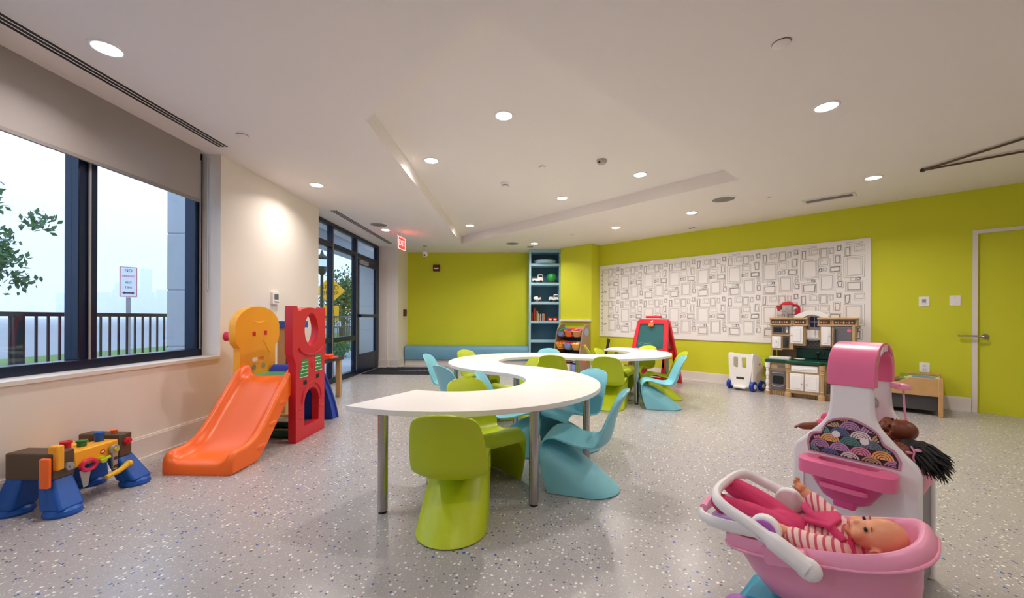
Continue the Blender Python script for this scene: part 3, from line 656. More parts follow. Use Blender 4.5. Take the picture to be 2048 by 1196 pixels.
# yellow panel, x = -.26 side, facing +x
outer = [(3.33, 0), (3.83, 0), (3.83, .80), (3.88, .84), (3.895, .90), (3.895, 1.0)] + arc(3.59, .98, .305, 4, 176, 18, .19) + [(3.285, .90), (3.30, .84), (3.345, .80)]
slot_ = rrect(3.50, 3.66, .665, .705, .015); eye1 = rrect(3.50, 3.54, .90, .94, .004); eye2 = rrect(3.66, 3.70, .905, .945, .004)
MB().prism(outer, -.285, -.225, 'x', holes=[slot_]).build('yellow_panel', M['yellow'], sl, .014, 3)
for e in (eye1, eye2): MB().prism(e, -.226, -.222, 'x').build('red_peg', M['red'], sl)
MB().tube(crv([(-.2275, 3.50, 1.035), (-.2275, 3.59, 1.022), (-.2275, 3.69, 1.037)]), .006, 8).build('embossed_arc', M['yellow'], sl); MB().tube([(-.232, 3.65, .86), (-.232, 3.74, .74)], .012, 8).build('embossed_bar', M['yellow'], sl)
for yy in (3.49, 3.62): MB().prism(arc(yy + .03, .618, .028, 0, 350, 12), -.226, -.2235, 'x').build('warning_sticker', mat('sticker_grey', '#a58f6c', .6, var=.5, scale=400), sl)
MB().prism(arc(3.34, .60, .022, 0, 345, 10), -.24, -.20, 'x').build('panel_bolt', M['yellow'], sl, .004)
mg = MB().lathe([(.055, 0), (.05, .02), (.038, .05), (.034, .085), (.045, .12)], n=16); 
o = mg.build('megaphone', mat('raspberry_plastic', '#d62350', .35), sl, .003, loc=(-.285, 3.42, .90), rot=(0, rad(-90), 0)); MB().bb(-.315, -.29, 3.41, 3.43, .80, .90).build('megaphone_handle', mat('raspberry_plastic', '#d62350', .35), sl, .006)
# red panel, x = +.25 facing +x
outer = [(3.30, 0), (3.785, 0), (3.785, .70), (3.80, .74), (3.80, 1.12), (3.795, 1.165), (3.745, 1.165), (3.735, 1.13)] + arc(3.53, 1.11, .18, 20, 160, 10, .05)[0:] + [(3.325, 1.13), (3.315, 1.168), (3.25, 1.168), (3.243, 1.12), (3.243, .78), (3.27, .72), (3.295, .68)]
oval = [(3.545 + .115 * cos(a) * abs(cos(a)) ** .15, .962 + .150 * sin(a)) for a in [2 * pi * k / 28 for k in range(28)]]
door = [(3.43, .115), (3.675, .115), (3.68, .30)] + arc(3.555, .31, .125, 5, 175, 12, .125) + [(3.43, .30)]
MB().prism(outer, .222, .288, 'x', holes=[oval, door]).build('red_panel', M['red'], sl, .012, 3)
MB().tube(crv([(.290, 3.34, .80), (.291, 3.42, .755), (.291, 3.55, .735), (.291, 3.68, .76), (.290, 3.745, .80)]), .010, 8).build('embossed_arc', M['red'], sl)
MB().tube([(.289, *p) for p in arc(3.555, .32, .165, 0, 180, 12)], .008, 8).build('door_surround', M['red'], sl)
def field(y0, y1, yt0, yt1, z0, z1):
    f = MB().prism([(y0, z0), (y1, z0), (yt1, z1), (yt0, z1)], .288, .2895, 'x').build('field_sticker', mat('field_green', '#2f8f3c', .5), sl)
    for k in range(5):
        u = (k + .2) / 5; a, b2, z = y0 + (yt0 - y0) * u, y1 + (yt1 - y1) * u, z0 + (z1 - z0) * u; MB().bb(.2893, .2899, a + .006, b2 - .006, z - .0025, z + .0025).build('yard_line', M['white'], f)
    MB().box((.2896, (y0 + y1) / 2 - .02, z0 + .075), (.0006, .014, .012)).build('field_print', M['white'], f)
field(3.35, 3.49, 3.385, 3.49, .545, .70); field(3.605, 3.74, 3.605, 3.70, .575, .725)
for yy, zz in ((3.44, .50), (3.655, .525)): MB().bb(.283, .291, yy - .028, yy + .028, zz - .02, zz + .02).build('clip_recess', M['black'], sl, .004)
MB().bb(.283, .292, 3.545, 3.565, .61, .68).build('embossed_slot', M['red'], sl, .006)
for zz in (.20, .28): MB().bb(.284, .294, 3.33, 3.42, zz - .006, zz + .006).build('side_ridge', M['red'], sl, .004); MB().bb(.284, .294, 3.69, 3.77, zz + .03, zz + .042).build('side_ridge', M['red'], sl, .004)
# platform, arch, bars
MB().bb(-.225, .222, 3.40, 3.84, .52, .555).build('platform', mat('turf_green_plastic', '#4e9a62', .5, var=.35, scale=25), sl, .008)
ar = crv([(3.70, .555, 0), (3.76, .615, 0), (3.86, .585, 0), (3.98, .47, 0), (4.10, .30, 0), (4.20, .12, 0), (4.245, .0, 0)], 4); al = crv([(3.72, .50, 0), (3.79, .50, 0), (3.86, .47, 0), (3.95, .36, 0), (4.03, .22, 0), (4.09, .08, 0), (4.11, .0, 0)], 4)
MB().prism([(p.x, p.y) for p in ar] + [(p.x, p.y) for p in al[::-1]], -.20, .215, 'x').build('climbing_arch', M['blue'], sl, .012, 3)
for xx, u in ((-.1, 10), (.1, 12), (-.05, 16), (.11, 18)): p = ar[u]; MB().ell((xx, p.x, p.y), (.035, .03, .03)).build('climbing_hold', M['blue'], sl)
MB().tube([(.216, ar[k].x - .02, ar[k].y - .02) for k in range(4, 24)], .012, 8).build('arch_ridge', M['blue'], sl)
MB().cyl((-.225, 3.46, .035), (.222, 3.46, .035), .035, 14).build('base_bar', M['dgreen'], sl); MB().cyl((-.225, 3.78, .03), (.222, 3.78, .03), .03, 14).build('base_bar', M['dgreen'], sl)

# ================================================================== WORKBENCH (left edge)
wb = thing('toy_workbench', 'toy workbench with blue legs and yellow beam by the baseboard', 'toy workbench', (-2.625, 2.28, 0))
def leg_(x, y, dx, dy, nm='leg'):
    b = MB(); b.add([(x - .045, y - .05, .20), (x + .045, y - .05, .20), (x + .045, y + .05, .20), (x - .045, y + .05, .20), (x - .06 + dx, y - .065 + dy, .035), (x + .06 + dx, y - .065 + dy, .035), (x + .06 + dx, y + .065 + dy, .035), (x - .06 + dx, y + .065 + dy, .035)], [(0, 1, 2, 3), (7, 6, 5, 4), (0, 4, 5, 1), (1, 5, 6, 2), (2, 6, 7, 3), (3, 7, 4, 0)])
    l = b.build(nm, M['royal'], wb, .015, 3)
    MB().lathe([(.075, 0), (.08, .012), (.075, .03), (.06, .042)], (x + dx, y + dy, 0), 20, sx=1.0, sy=.95).build('foot', M['royal'], l)
    MB().tube([(x, y - .035, .20), (x + dx * .9, y + dy * .9 - .045, .04)], .02, 8).build('leg_ridge', M['royal'], l)
for (x, y, dx, dy) in ((.08, .17, .075, .035), (.08, -.17, .07, -.02), (-.09, .17, -.03, .02), (-.09, -.17, -.03, -.02)): leg_(x, y, dx, dy)
MB().bb(.015, .13, -.12, .125, .215, .31).build('front_beam', M['yellow'], wb, .008); MB().bb(-.13, -.05, -.12, .125, .215, .30).build('rear_beam', M['yellow'], wb, .008)
for y0, y1 in ((.125, .205), (-.225, -.12)): MB().bb(-.13, .135, y0, y1, .19, .335).build('end_block', M['brown'], wb, .008)
MB().bb(.10, .155, -.222, -.185, .24, .375).build('clamp', M['yellow'], wb, .008); MB().bb(.10, .15, -.262, -.24, .16, .32).build('clamp_handle', M['orange'], wb, .008)
for (y, r, h, m) in ((-.10, .026, .055, 'red'), (-.02, .026, .035, 'green'), (.075, .026, .055, 'royal'), (.165, .02, .02, 'orange')):
    z0 = .335 if y > .12 else .31
    p = MB().lathe([(r * .8, 0), (r * .8, h * .7), (r, h * .72), (r, h), (r * .75, h), (r * .7, h * .9)], (.06, y, z0), 18).build('peg', M[m], wb, .002)
def hexn(y, z, m):
    n = MB().prism([(y + .024 * cos(k * pi / 3), z + .024 * sin(k * pi / 3)) for k in range(6)], .133, .153, 'x').build('hex_nut', M[m], wb, .003); MB().cyl((.15, y, z), (.162, y, z), .010, 12).build('bolt_tip', M[m], n)
hexn(.168, .285, 'red'); hexn(-.155, .245, 'silver')
MB().prism(arc(.03, .262, .014, 0, 340, 10), .129, .132, 'x').build('logo_sticker', M['red'], wb); MB().bb(.1318, .1326, .022, .038, .257, .267).build('logo_print', M['white'], wb)
k_ = thing('toy_saw', 'toy saw with raspberry handle hanging on the workbench beam', 'toy saw', (-2.625 + .142, 2.28 - .055, .215)); MB().tube([(0, p[0], p[1]) for p in arc(0, 0, .038, 0, 330, 11, .028)], .012, 8, closed=True).build('handle', mat('raspberry_plastic', '#d62350', .35), k_); MB().prism([(-.05, -.02), (.01, -.025), (-.005, -.115), (-.03, -.12)], -.003, .003, 'x').build('blade', M['silver'], k_, .001)
k_ = thing('toy_drill_wrench', 'grey toy wrench hanging from a lime peg on the workbench', 'toy wrench', (-2.625 + .145, 2.28 + .085, .26)); MB().prism(arc(0, 0, .028, 0, 345, 14) , -.008, .008, 'x').build('head', M['silver'], k_, .004); MB().prism([(-.018, -.02), (.018, -.02), (.012, -.125), (-.012, -.125)], -.008, .008, 'x').build('shaft', M['silver'], k_, .004); MB().cyl((.0, 0, 0), (.018, 0, 0), .012).build('lime_peg', M['limep'], k_); [MB().bb(.008, .0095, -.010, .010, z - .009, z + .009).build('grip_band', M['dgrey'], k_) for z in (-.055, -.105)]
k_ = thing('toy_hammer', 'yellow curved toy hammer handle hooked below the workbench wrench', 'toy hammer', (-2.625 + .165, 2.28 + .10, .125)); MB().tube(crv([(0, -.085, -.012), (0, -.04, -.006), (0, .0, .0), (0, .04, .018), (0, .055, .022)]), [.004] + [.012] * 6 + [.015] * 8 + [.017] * 9 + [.017], 10).build('handle', mat('lemon_plastic', '#e8b81c', .4), k_); MB().ell((0, .055, .022), (.022, .02, .02)).build('head', mat('lemon_plastic', '#e8b81c', .4), k_)
k_ = MB().tube([(.13, .02, .22), (.155, .02, .22)], .02, 10); k_.tube([(.15, .0, .218), (.15, .055, .226)], .009, 8); k_.build('wing_bolt', M['limep'], wb)

# ---- table and toys behind the slide, by the glass
tb = thing('wooden_play_table', 'low wooden play table with a dark top behind the slide', 'table', (-2.63, 5.05, 0), rad(0))
MB().bb(-.17, .22, -.30, .30, .50, .55).build('tabletop', M['dgrey'], tb, .006)
for x in (-.15, .17):
    for y in (-.27, .25): MB().bb(x - .025, x + .035, y - .03, y + .03, 0, .50).build('leg', M['wood'], tb, .004)
MB().bb(-.15, .20, -.28, -.25, .42, .50).build('apron', M['wood'], tb)
k_ = thing('orange_toy_tray', 'small red-orange toy on the table behind the slide', 'toy', (-2.46, 5.0, .551)); MB().prism(rrect(-.10, .10, -.09, .09, .02), 0, .018, 'z').build('base', mat('coral_plastic', '#f2502a', .35), k_, .006); MB().bb(-.06, .06, -.06, .06, .018, .05).build('top_block', mat('coral_plastic', '#f2502a', .35), k_, .01); [MB().cyl((.045, y, .05), (.045, y, .054), .012, 12).build('button', M['white'], k_) for y in (-.03, .03)]
k_ = thing('blue_capped_toy_stand', 'wooden toy stand with a thick blue top seen through the oval of the red panel', 'toy', (-2.56, 4.30, 0)); MB().prism(rrect(-.11, .17, -.12, .12, .03), .96, 1.03, 'z').build('blue_top', M['royal'], k_, .015, 3); MB().bb(-.07, .02, -.08, .08, 0, .96).build('post', M['wood'], k_, .005); MB().bb(.02, .10, -.07, .07, .55, .88).build('toy_panel', mat('brick_red', '#8a3a22', .5), k_, .005); MB().bb(-.13, .13, -.11, .11, 0, .03).build('base', M['wood'], k_, .005)
# ================================================================== TOY KITCHEN
kt = thing('toy_kitchen', 'beige and white toy kitchen with dark green counter against the lime wall', 'toy kitchen', W(-.985, 0, 0), RZW)
K = lambda x0, x1, y0, y1, z0, z1: MB().bb(x0, x1, -y1, -y0, z0, z1)       # y measured out from the wall
def raised(par, x0, x1, y, z0, z1, nm, m='white', knob=None):
    d = K(x0, x1, y - .014, y, z0, z1).build(nm, M[m], par, .005)
    K(x0 + .028, x1 - .028, y - .001, y + .006, z0 + .028, z1 - .028).build('raised_field', M[m], d, .005)
    if knob: MB().ell((knob[0], -y - .012, knob[1]), (.007, .010, .007), 10, 6).build('knob', M['silver'], d)
    return d
# lower carcass
K(-.465, .47, .03, .46, .06, .46).build('base_carcass', M['tan'], kt, .006)
K(-.45, .46, .05, .45, 0, .07).build('plinth', M['tan'], kt)
for i in range(30): MB().cyl((-.43 + i * .0295, -.455, .005), (-.43 + i * .0295, -.455, .058), .009, 8).build('plinth_flute', M['tan'], kt)
MB().prism([(-.505, -.49), (-.505, -.03), (.50, -.03), (.50, -.49), (.17, -.49), (.15, -.555), (-.22, -.555), (-.25, -.49)][::-1], .462, .508, 'z').build('countertop', M['dgreen'], kt, .018, 3)
for x in (-.215, .155):
    b = MB().lathe([(.040, 0), (.042, .05), (.038, .065), (.024, .075), (.028, .09), (.022, .10), (.030, .11), (.022, .12), (.022, .34), (.032, .35), (.022, .36), (.030, .375), (.024, .39), (.036, .40), (.036, .46)], (x, -.515, 0), 14).build('turned_post', M['tan'], kt)
prof = [(.034, 0), (.036, .05), (.02, .06), (.018, .08), (.024, .095), (.016, .11), (.014, .14), (.023, .16), (.022, .20), (.014, .225), (.022, .24), (.014, .255), (.023, .28), (.022, .32), (.014, .345), (.022, .36), (.016, .375), (.030, .39), (.032, .46)]
MB().lathe(prof, (-.465, -.49, 0), 14).build('turned_post', M['white'], kt); MB().lathe([(.036, 0), (.036, .055)], (-.465, -.49, 0), 14).build('post_foot', M['tan'], kt)
ov = K(-.43, -.25, .455, .475, .075, .355).build('oven_door', M['grey'], kt, .006)
MB().prism(rrect(-.405, -.275, .16, .275, .02), -.479, -.474, 'y').build('oven_window', M['black'], ov, .002); MB().tube(crv([(-.41, -.478, .15), (-.40, -.50, .14), (-.34, -.505, .128), (-.28, -.50, .14), (-.27, -.478, .15)]), .006, 8).build('oven_handle', M['silver'], ov); MB().tube([(-.41, -.482, .315), (-.27, -.482, .315)], .005, 8).build('oven_trim', M['silver'], ov)
pc = K(-.43, -.25, .455, .468, .375, .43).build('oven_controls', M['tan'], kt, .003); K(-.35, -.26, .466, .471, .385, .425).build('control_display', M['grey'], pc)
raised(kt, -.175, .115, .545, .36, .445, 'sink_drawer'); K(-.24, .18, .40, .53, .06, .455).build('sink_cabinet', M['tan'], kt, .006)
raised(kt, -.19, -.035, .545, .105, .335, 'cupboard_door', knob=(-.055, .20)); raised(kt, -.027, .13, .545, .105, .335, 'cupboard_door', knob=(-.005, .20))
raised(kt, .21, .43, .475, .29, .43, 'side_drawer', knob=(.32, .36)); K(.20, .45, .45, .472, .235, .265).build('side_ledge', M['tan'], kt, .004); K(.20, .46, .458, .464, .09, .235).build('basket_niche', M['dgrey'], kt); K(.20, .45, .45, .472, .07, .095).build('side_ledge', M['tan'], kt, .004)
bk = thing('brown_basket', 'dark brown plastic basket in the toy kitchen side niche', 'basket', W(-.985 + .29, .50, .097), RZW)
MB().lathe([(.06, 0), (.072, .02), (.08, .12), (.086, .13), (.076, .13), (.068, .02)], (0, 0, 0), 24, sx=1, sy=.55, p=4).build('tub', M['brown'], bk)
for i in range(5):
    for j in range(3): MB().bb(-.055 + i * .025, -.042 + i * .025, -.047 - j * .001, -.040, .03 + j * .028, .045 + j * .028).build('weave_hole', M['black'], bk)
# upper
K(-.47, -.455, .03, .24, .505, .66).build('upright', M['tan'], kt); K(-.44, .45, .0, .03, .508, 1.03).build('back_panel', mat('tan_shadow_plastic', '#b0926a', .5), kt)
K(-.20, .30, .028, .05, .508, .655).build('green_splashback', M['dgreen'], kt, .01); K(-.17, .30, .03, .045, .655, .80).build('lattice_splashback', M['grey'], kt)
lt = MB()
for i in range(9):
    for d in (-1, 1): lt.box((-.13 + i * .05, -.046, .725), (.004, .003, .075), Matrix.Rotation(d * rad(42), 3, 'Y'))
lt.build('lattice_print', M['silver'], kt)
K(-.47, -.20, .03, .27, .64, 1.0).build('left_cabinet', M['tan'], kt, .006); K(-.20, -.06, .03, .26, .70, 1.0).build('corner_cabinet', M['tan'], kt, .006); K(.10, .24, .03, .26, .70, 1.0).build('right_cabinet', M['tan'], kt, .006)
for x0, x1, y in ((-.485, -.21, .30), (-.21, -.035, .285), (.075, .23, .285), (.23, .49, .30)):
    f = K(x0, x1, .0, y - .02, .99, 1.075).build('frieze', M['tan'], kt, .003); K(x0 - .004, x1 + .004, .0, y + .012, 1.075, 1.10).build('cornice', M['tan'], kt, .006); K(x0 - .002, x1 + .002, .0, y + .004, .985, 1.0).build('frieze_ledge', M['tan'], kt, .003)
    K(x0 + .02, x1 - .02, y - .021, y - .018, 1.008, 1.065).build('printed_tile', M['brown'], f)
    n = int((x1 - x0 - .06) / .028)
    for i in range(n): MB().ell((x0 + .04 + i * .028, -(y - .017), 1.036), (.010, .002, .018 if i % 2 else .010), 10, 6).build('tile_motif', mat('tile_rose', '#c98a78', .6) if i % 3 else mat('tile_cream', '#e4cfae', .6), f)
mw = K(-.455, -.255, .268, .285, .865, .975).build('microwave', M['grey'], kt, .004); K(-.44, -.335, .284, .288, .885, .96).build('microwave_window', M['black'], mw, .003); K(-.285, -.262, .284, .288, .88, .965).build('keypad', M['silver'], mw); K(-.318, -.305, .284, .295, .885, .96).build('microwave_handle', M['dgrey'], mw, .003); K(-.28, -.267, .287, .289, .885, .925).build('keypad_buttons', M['white'], mw)
raised(kt, -.455, -.345, .29, .655, .825, 'white_drawer', knob=(-.40, .745)); K(-.46, -.21, .268, .285, .838, .852).build('cabinet_ledge', M['tan'], kt, .003); K(-.465, -.33, .268, .29, .628, .645).build('cabinet_ledge', M['tan'], kt, .003)
MB().lathe([(.022, 0), (.026, .02), (.02, .07), (.026, .10), (.022, .125)], (-.29, -.285, .69), 14).build('toy_can', M['dgrey'], kt); K(-.325, -.25, .265, .278, .66, .83).build('can_niche', M['brown'], kt, .003)
raised(kt, -.235, -.085, .285, .73, .975, 'wall_cupboard_door', knob=(-.215, .85)); raised(kt, .115, .22, .285, .72, .975, 'wall_cupboard_door', knob=(.205, .85))
fg = K(.255, .44, .20, .30, .52, .98).build('fridge_door', M['grey'], kt, .008); K(.262, .275, .30, .325, .56, .95).build('fridge_handle', M['dgrey'], fg, .005); MB().bb(.33, .40, -.302, -.299, .70, .78).build('dispenser', M['black'], fg, .002); MB().prism(arc(.41, .93, .022, 0, 340, 10), -.303, -.2995, 'y').build('logo_sticker', M['pink'], fg)
K(.44, .47, .02, .31, .505, 1.0).build('upright', M['tan'], kt, .004); K(.235, .252, .02, .29, .505, 1.0).build('upright', M['tan'], kt, .004)
va = [(-.19, 1.09), (-.19, 1.13)] + [(-.18 + .36 * u, 1.135 + .065 * sin(pi * u)) for u in [i / 12 for i in range(13)]] + [(.19, 1.13), (.19, 1.09)] + [(.13 - .24 * u, 1.09 + .05 * sin(pi * u)) for u in [i / 12 for i in range(13)]]
MB().prism(va, -.24, -.10, 'y').build('arched_valance', M['white'], kt, .005); K(-.06, .10, .04, .06, .78, 1.16).build('window_surround', M['white'], kt, .004)
for x in (-.035, .018):
    for z in (.965, 1.045): K(x, x + .045, .061, .064, z, z + .07).build('window_pane', mat('night_pane', '#27489a', .4, var=.5, scale=40), kt)
hood = MB().prism([(-.07, .93), (-.08, .80), (-.085, .785), (.10, .785), (.095, .80), (.09, .93)], -.19, -.06, 'y').build('range_hood', M['white'], kt, .01)
for i in range(4): MB().tube([(-.045 + i * .037, -.195, .82), (-.045 + i * .037, -.185, .925)], [.016, .012], 10).build('hood_rib', M['white'], hood)
K(-.04, .06, .10, .16, .765, .785).build('hood_lamp', M['silver'], kt, .003)
MB().tube(crv([(.06, -.10, .508), (.06, -.10, .57), (.06, -.13, .60), (.06, -.19, .585)]), .009, 10).build('faucet', M['black'], kt); MB().ell((.06, -.115, .605), (.014, .014, .014)).build('faucet_knob', M['silver'], kt); MB().ell((.12, -.08, .60), (.012, .012, .012)).build('faucet_knob', M['dgrey'], kt)
MB().prism(rrect(-.09, .20, -.36, -.15, .05), .506, .5095, 'z').build('sink_basin', mat('basin_green', '#0a3826', .25), kt)
cbd = tag(MB().prism(rrect(-.12, .12, -.07, .07, .01), 0, .03, 'z').build('white_griddle', M['white'], None, .006, loc=W(-.985 - .34, .36, .509), rot=(0, 0, RZW)), 'white flat griddle block on the left of the green counter', 'griddle')
pl = tag(MB().lathe([(.03, 0), (.04, .002), (.065, .010), (.066, .013), (.04, .006), (.001, .005)], n=24).build('toy_plate', M['white'], None, loc=W(-.985 - .12, .32, .509)), 'small white toy plate on the green counter', 'plate')
# pitcher on top
ju = thing('toy_blender_jug', 'clear toy jug with red lid and handle on top of the toy kitchen', 'toy jug', W(-1.275, .17, 1.10), RZW)
MB().lathe([(.075, 0), (.072, .02), (.068, .10), (.080, .16), (.084, .185), (.081, .185), (.076, .16), (.064, .10), (.068, .02)], n=24, cap=False).build('jug_body', glass('clear_plastic', (.93, .93, .93)), ju); MB().lathe([(.074, .0), (.074, .008)], n=24).build('jug_base', glass('clear_plastic', (.93, .93, .93)), ju)
MB().lathe([(.086, .185), (.084, .20), (.06, .222), (.02, .235), (.001, .236)], n=24, cap=False).build('lid', M['red'], ju); MB().prism([(-.135, .175), (-.07, .185), (-.07, .12), (-.115, .09)], -.03, .03, 'y').build('spout', mat('clear_red', '#a52c1e', .25), ju, .006)
MB().tube(crv([(.07, 0, .175), (.11, 0, .175), (.135, 0, .15), (.14, 0, .09), (.13, 0, .045), (.11, 0, .045), (.105, 0, .10), (.10, 0, .13)]), .017, 10).build('handle', mat('crimson_plastic', '#b9152f', .3), ju)

# ================================================================== TOY SHOPPING CART
ct = thing('toy_shopping_cart', 'white toy shopping cart with blue wheels left of the toy kitchen', 'toy cart', W(-1.79, .33, 0), RZW - rad(14))
shell = [(-.135, .10), (-.125, .06), (.125, .06), (.135, .12), (.165, .30), (.185, .545), (-.185, .555), (-.175, .30)]
h1 = rrect(-.105, -.035, .34, .50, .02); h2 = rrect(.02, .09, .34, .50, .02)
MB().prism(shell, -.11, -.075, 'y', holes=[h1, h2]).build('front_shell', M['white'], ct, .012, 3)
MB().prism([(-.10, .56), (-.10, .10), (.10, .10), (.14, .22), (.20, .32), (.12, .50), (-.02, .56)], .15, .18, 'x').build('side_shell', M['white'], ct, .01); MB().prism([(-.10, .56), (-.10, .10), (.10, .10), (.14, .22), (.20, .32), (.12, .50), (-.02, .56)], -.18, -.15, 'x').build('side_shell', M['white'], ct, .01)
MB().bb(-.15, .15, -.08, .12, .10, .14).build('cart_floor', M['white'], ct, .01); MB().bb(-.09, .09, -.15, -.08, .03, .065).build('front_step', M['white'], ct, .012); MB().bb(-.06, .06, -.113, -.109, .17, .20).build('name_plate', M['dgrey'], ct, .003); MB().box((.182, .08, .40), (.004, .03, .03)).build('sticker', M['orange'], ct)
for x, y in ((-.18, -.06), (.17, -.07), (.19, .12), (-.17, .12)):
    wv = MB().tube([(x - .025, y, .075), (x - .02, y, .075), (x + .02, y, .075), (x + .025, y, .075)], [.065, .075, .075, .065], 22).build('wheel', M['blue'], ct, .004); MB().cyl((x + .02, y, .075), (x + .03, y, .075), .035, 16).build('hub', M['white'], wv)
tag(MB().prism([(-.12, 0), (.12, 0), (.16, .13), (-.16, .13)], -.08, .08, 'y').build('green_basket', M['limep'], None, .008, loc=W(-1.61, .12, .36), rot=(0, 0, RZW)), 'lime green toy basket behind the white shopping cart', 'toy basket')

# ================================================================== EASEL
ea = thing('toy_easel', 'red two-sided toy easel with a green chalkboard', 'easel', W(-3.04, .74, 0), RZW)
fo = [(-.36, 0), (-.28, 0), (-.27, .08), (.27, .08), (.28, 0), (.36, 0), (.30, .70), (.262, 1.06), (.23, 1.10), (-.23, 1.10), (-.262, 1.06), (-.30, .70)]
hole = [(-.225, .60), (.225, .60), (.235, .62), (.205, 1.0), (.19, 1.015), (-.19, 1.015), (-.205, 1.0), (-.235, .62)]
low = [(-.25, .14), (.25, .14), (.245, .50), (-.245, .50)]
def esl(nm, tilt, sgn, holes, m):
    o = MB().prism(fo, -.03, .03, 'y', holes=holes).build(nm, m, ea, .012, 3); o.rotation_euler = (rad(tilt), 0, 0); o.location = (0, sgn * .30, 0); return o
f = esl('front_frame', -14.5, -1, [hole, low], M['red']); r = esl('rear_frame', 14.5, 1, [hole, low], M['red'])
MB().prism(hole, -.012, .012, 'y').build('chalkboard', mat('green_chalkboard', '#1c5a5c', .6, var=.08, scale=5), f)
sw = MB(); rr = random.Random(5)
for i in range(7): sw.box((-.08 + rr.uniform(-.08, .1), -.0125, .65 + rr.uniform(-.02, .04)), (.14, .0006, .003), Matrix.Rotation(rad(rr.uniform(-25, 25)), 3, 'Y'))
sw.build('chalk_scribble', mat('chalk', '#86a8a6', .9), f)
MB().prism(hole, -.012, .012, 'y').build('rear_board', M['white'], r)
MB().bb(-.04, .04, -.055, -.028, .965, 1.035).build('orange_clip', M['orange'], f, .006); MB().bb(-.035, .035, -.058, -.054, .995, 1.004).build('clip_band', M['yellow'], f); MB().box((0, -.032, 1.06), (.04, .003, .022), Matrix.Rotation(rad(-20), 3, 'Y')).build('logo_print', M['white'], f)
MB().bb(-.13, .13, -.035, .035, 1.085, 1.125).build('hinge', M['red'], ea, .01); MB().bb(-.30, .30, -.30, -.17, .50, .53).build('tray', M['red'], ea, .008)
for x in (-.27, .27): MB().bb(x - .012, x + .012, -.16, .16, .50, .54).build('spreader', M['red'], ea, .004)
MB().bb(.20, .285, .02, .10, .42, .50).build('paper_holder', M['orange'], ea, .006)

# ================================================================== BIN ORGANISER
ug = thing('toy_bin_organiser', 'taupe toy organiser with rows of tilted bins in front of the lime column', 'bin organiser', (Vector((CO[0], CO[1], 0)) - TR * .345 - NR * .02), RZW)
side = [(0, 0), (-.37, 0), (-.37, .08), (-.335, .25), (-.345, .45), (-.30, .62), (-.285, .74), (-.24, .86), (-.17, .945), (-.08, .96), (0, .95)]
for x in (-.335, .305): MB().prism(side, x, x + .03, 'x').build('side_panel', M['taupe'], ug, .012, 3)
for y, z, r, m in ((-.13, .80, .075, mat('pale_blue_dot', '#9fb4c6', .5)), (-.17, .52, .045, M['yellow']), (-.2, .22, .06, M['orange'])): MB().prism(arc(y, z, r, 0, 350, 24), .3345, .338, 'x').build('coloured_dot', m, ug)
for z, yo in ((.70, -.30), (.44, -.33), (.18, -.35)): MB().box((0, yo / 2 - .0, z), (.61, -yo - .0, .022), Matrix.Rotation(rad(-14), 3, 'X')).build('rack_shelf', M['grey'], ug, .006)
MB().bb(-.305, .305, -.03, -.01, .05, .85).build('back_panel', M['dgrey'], ug)
binc = [['dgreen', 'orange', 'lpink'], ['yellow', 'lav', 'yellow'], ['purple', 'orange', 'white']]; M['lav'] = mat('lavender_plastic', '#9aa6dd', .4)
topsmix = ['green', 'royal', 'fuchsia', 'orange', 'red', 'white', 'yellow', 'brown']
nm = [['green-rimmed blue', 'orange', 'tan'], ['yellow', 'lavender', 'golden'], ['purple', 'orange', 'white']]
for r_, (z, y) in enumerate(((.755, -.20), (.495, -.225), (.235, -.24))):
    for c_ in range(3):
        P = ug.location + TR * (-.2 + .2 * c_) + NR * y
        bn_ = thing('toy_bin', '%s toy bin, %s in the %s row of the organiser' % (nm[r_][c_], ('left', 'middle', 'right')[c_], ('top', 'second', 'third')[r_]), 'bin', (P.x, P.y, z - .035), rot=(rad(14), 0, RZW), group='tilted bins of the organiser')
        MB().lathe([(.072, 0), (.078, .01), (.090, .115), (.098, .122), (.098, .128), (.086, .126), (.072, .012)], (0, 0, 0), 24, sx=1, sy=1.15, p=5).build('tub', M['lav'] if (r_, c_) == (0, 0) else mat('tan_bin', '#d99a5a', .4) if (r_, c_) == (0, 2) else M[binc[r_][c_]], bn_, .002)
        MB().lathe([(.098, .122), (.100, .126), (.098, .131), (.088, .131), (.086, .125)], (0, 0, 0), 24, sx=1, sy=1.15, p=5, cap=False).build('rim', M[binc[r_][c_]], bn_)
        rr = random.Random(r_ * 3 + c_); cl = MB(); 
        for k in range(9): cl.ell((rr.uniform(-.05, .05), rr.uniform(-.06, .06), rr.uniform(.09, .125)), (rr.uniform(.02, .035), rr.uniform(.02, .035), .02), 8, 6)
        o = cl.build('small_toys', M[topsmix[(r_ * 3 + c_) % 8]], bn_); o['kind'] = 'stuff'
for c_, m in enumerate(('lav', 'white', 'lav')):
    P = ug.location + TR * (-.2 + .2 * c_) + NR * -.27
    b_ = thing('storage_tub', ('lavender tub at the left of the bottom row of the organiser', 'white tub in the middle of the bottom row of the organiser', 'lavender tub at the right of the bottom row of the organiser')[c_], 'bin', (P.x, P.y, .0), RZW, group='bottom row tubs of the organiser')
    MB().lathe([(.075, 0), (.08, .01), (.088, .15), (.093, .155), (.082, .155), (.074, .012)], (0, 0, 0), 24, sx=1, sy=1.0, p=5).build('tub', M[m], b_, .002)

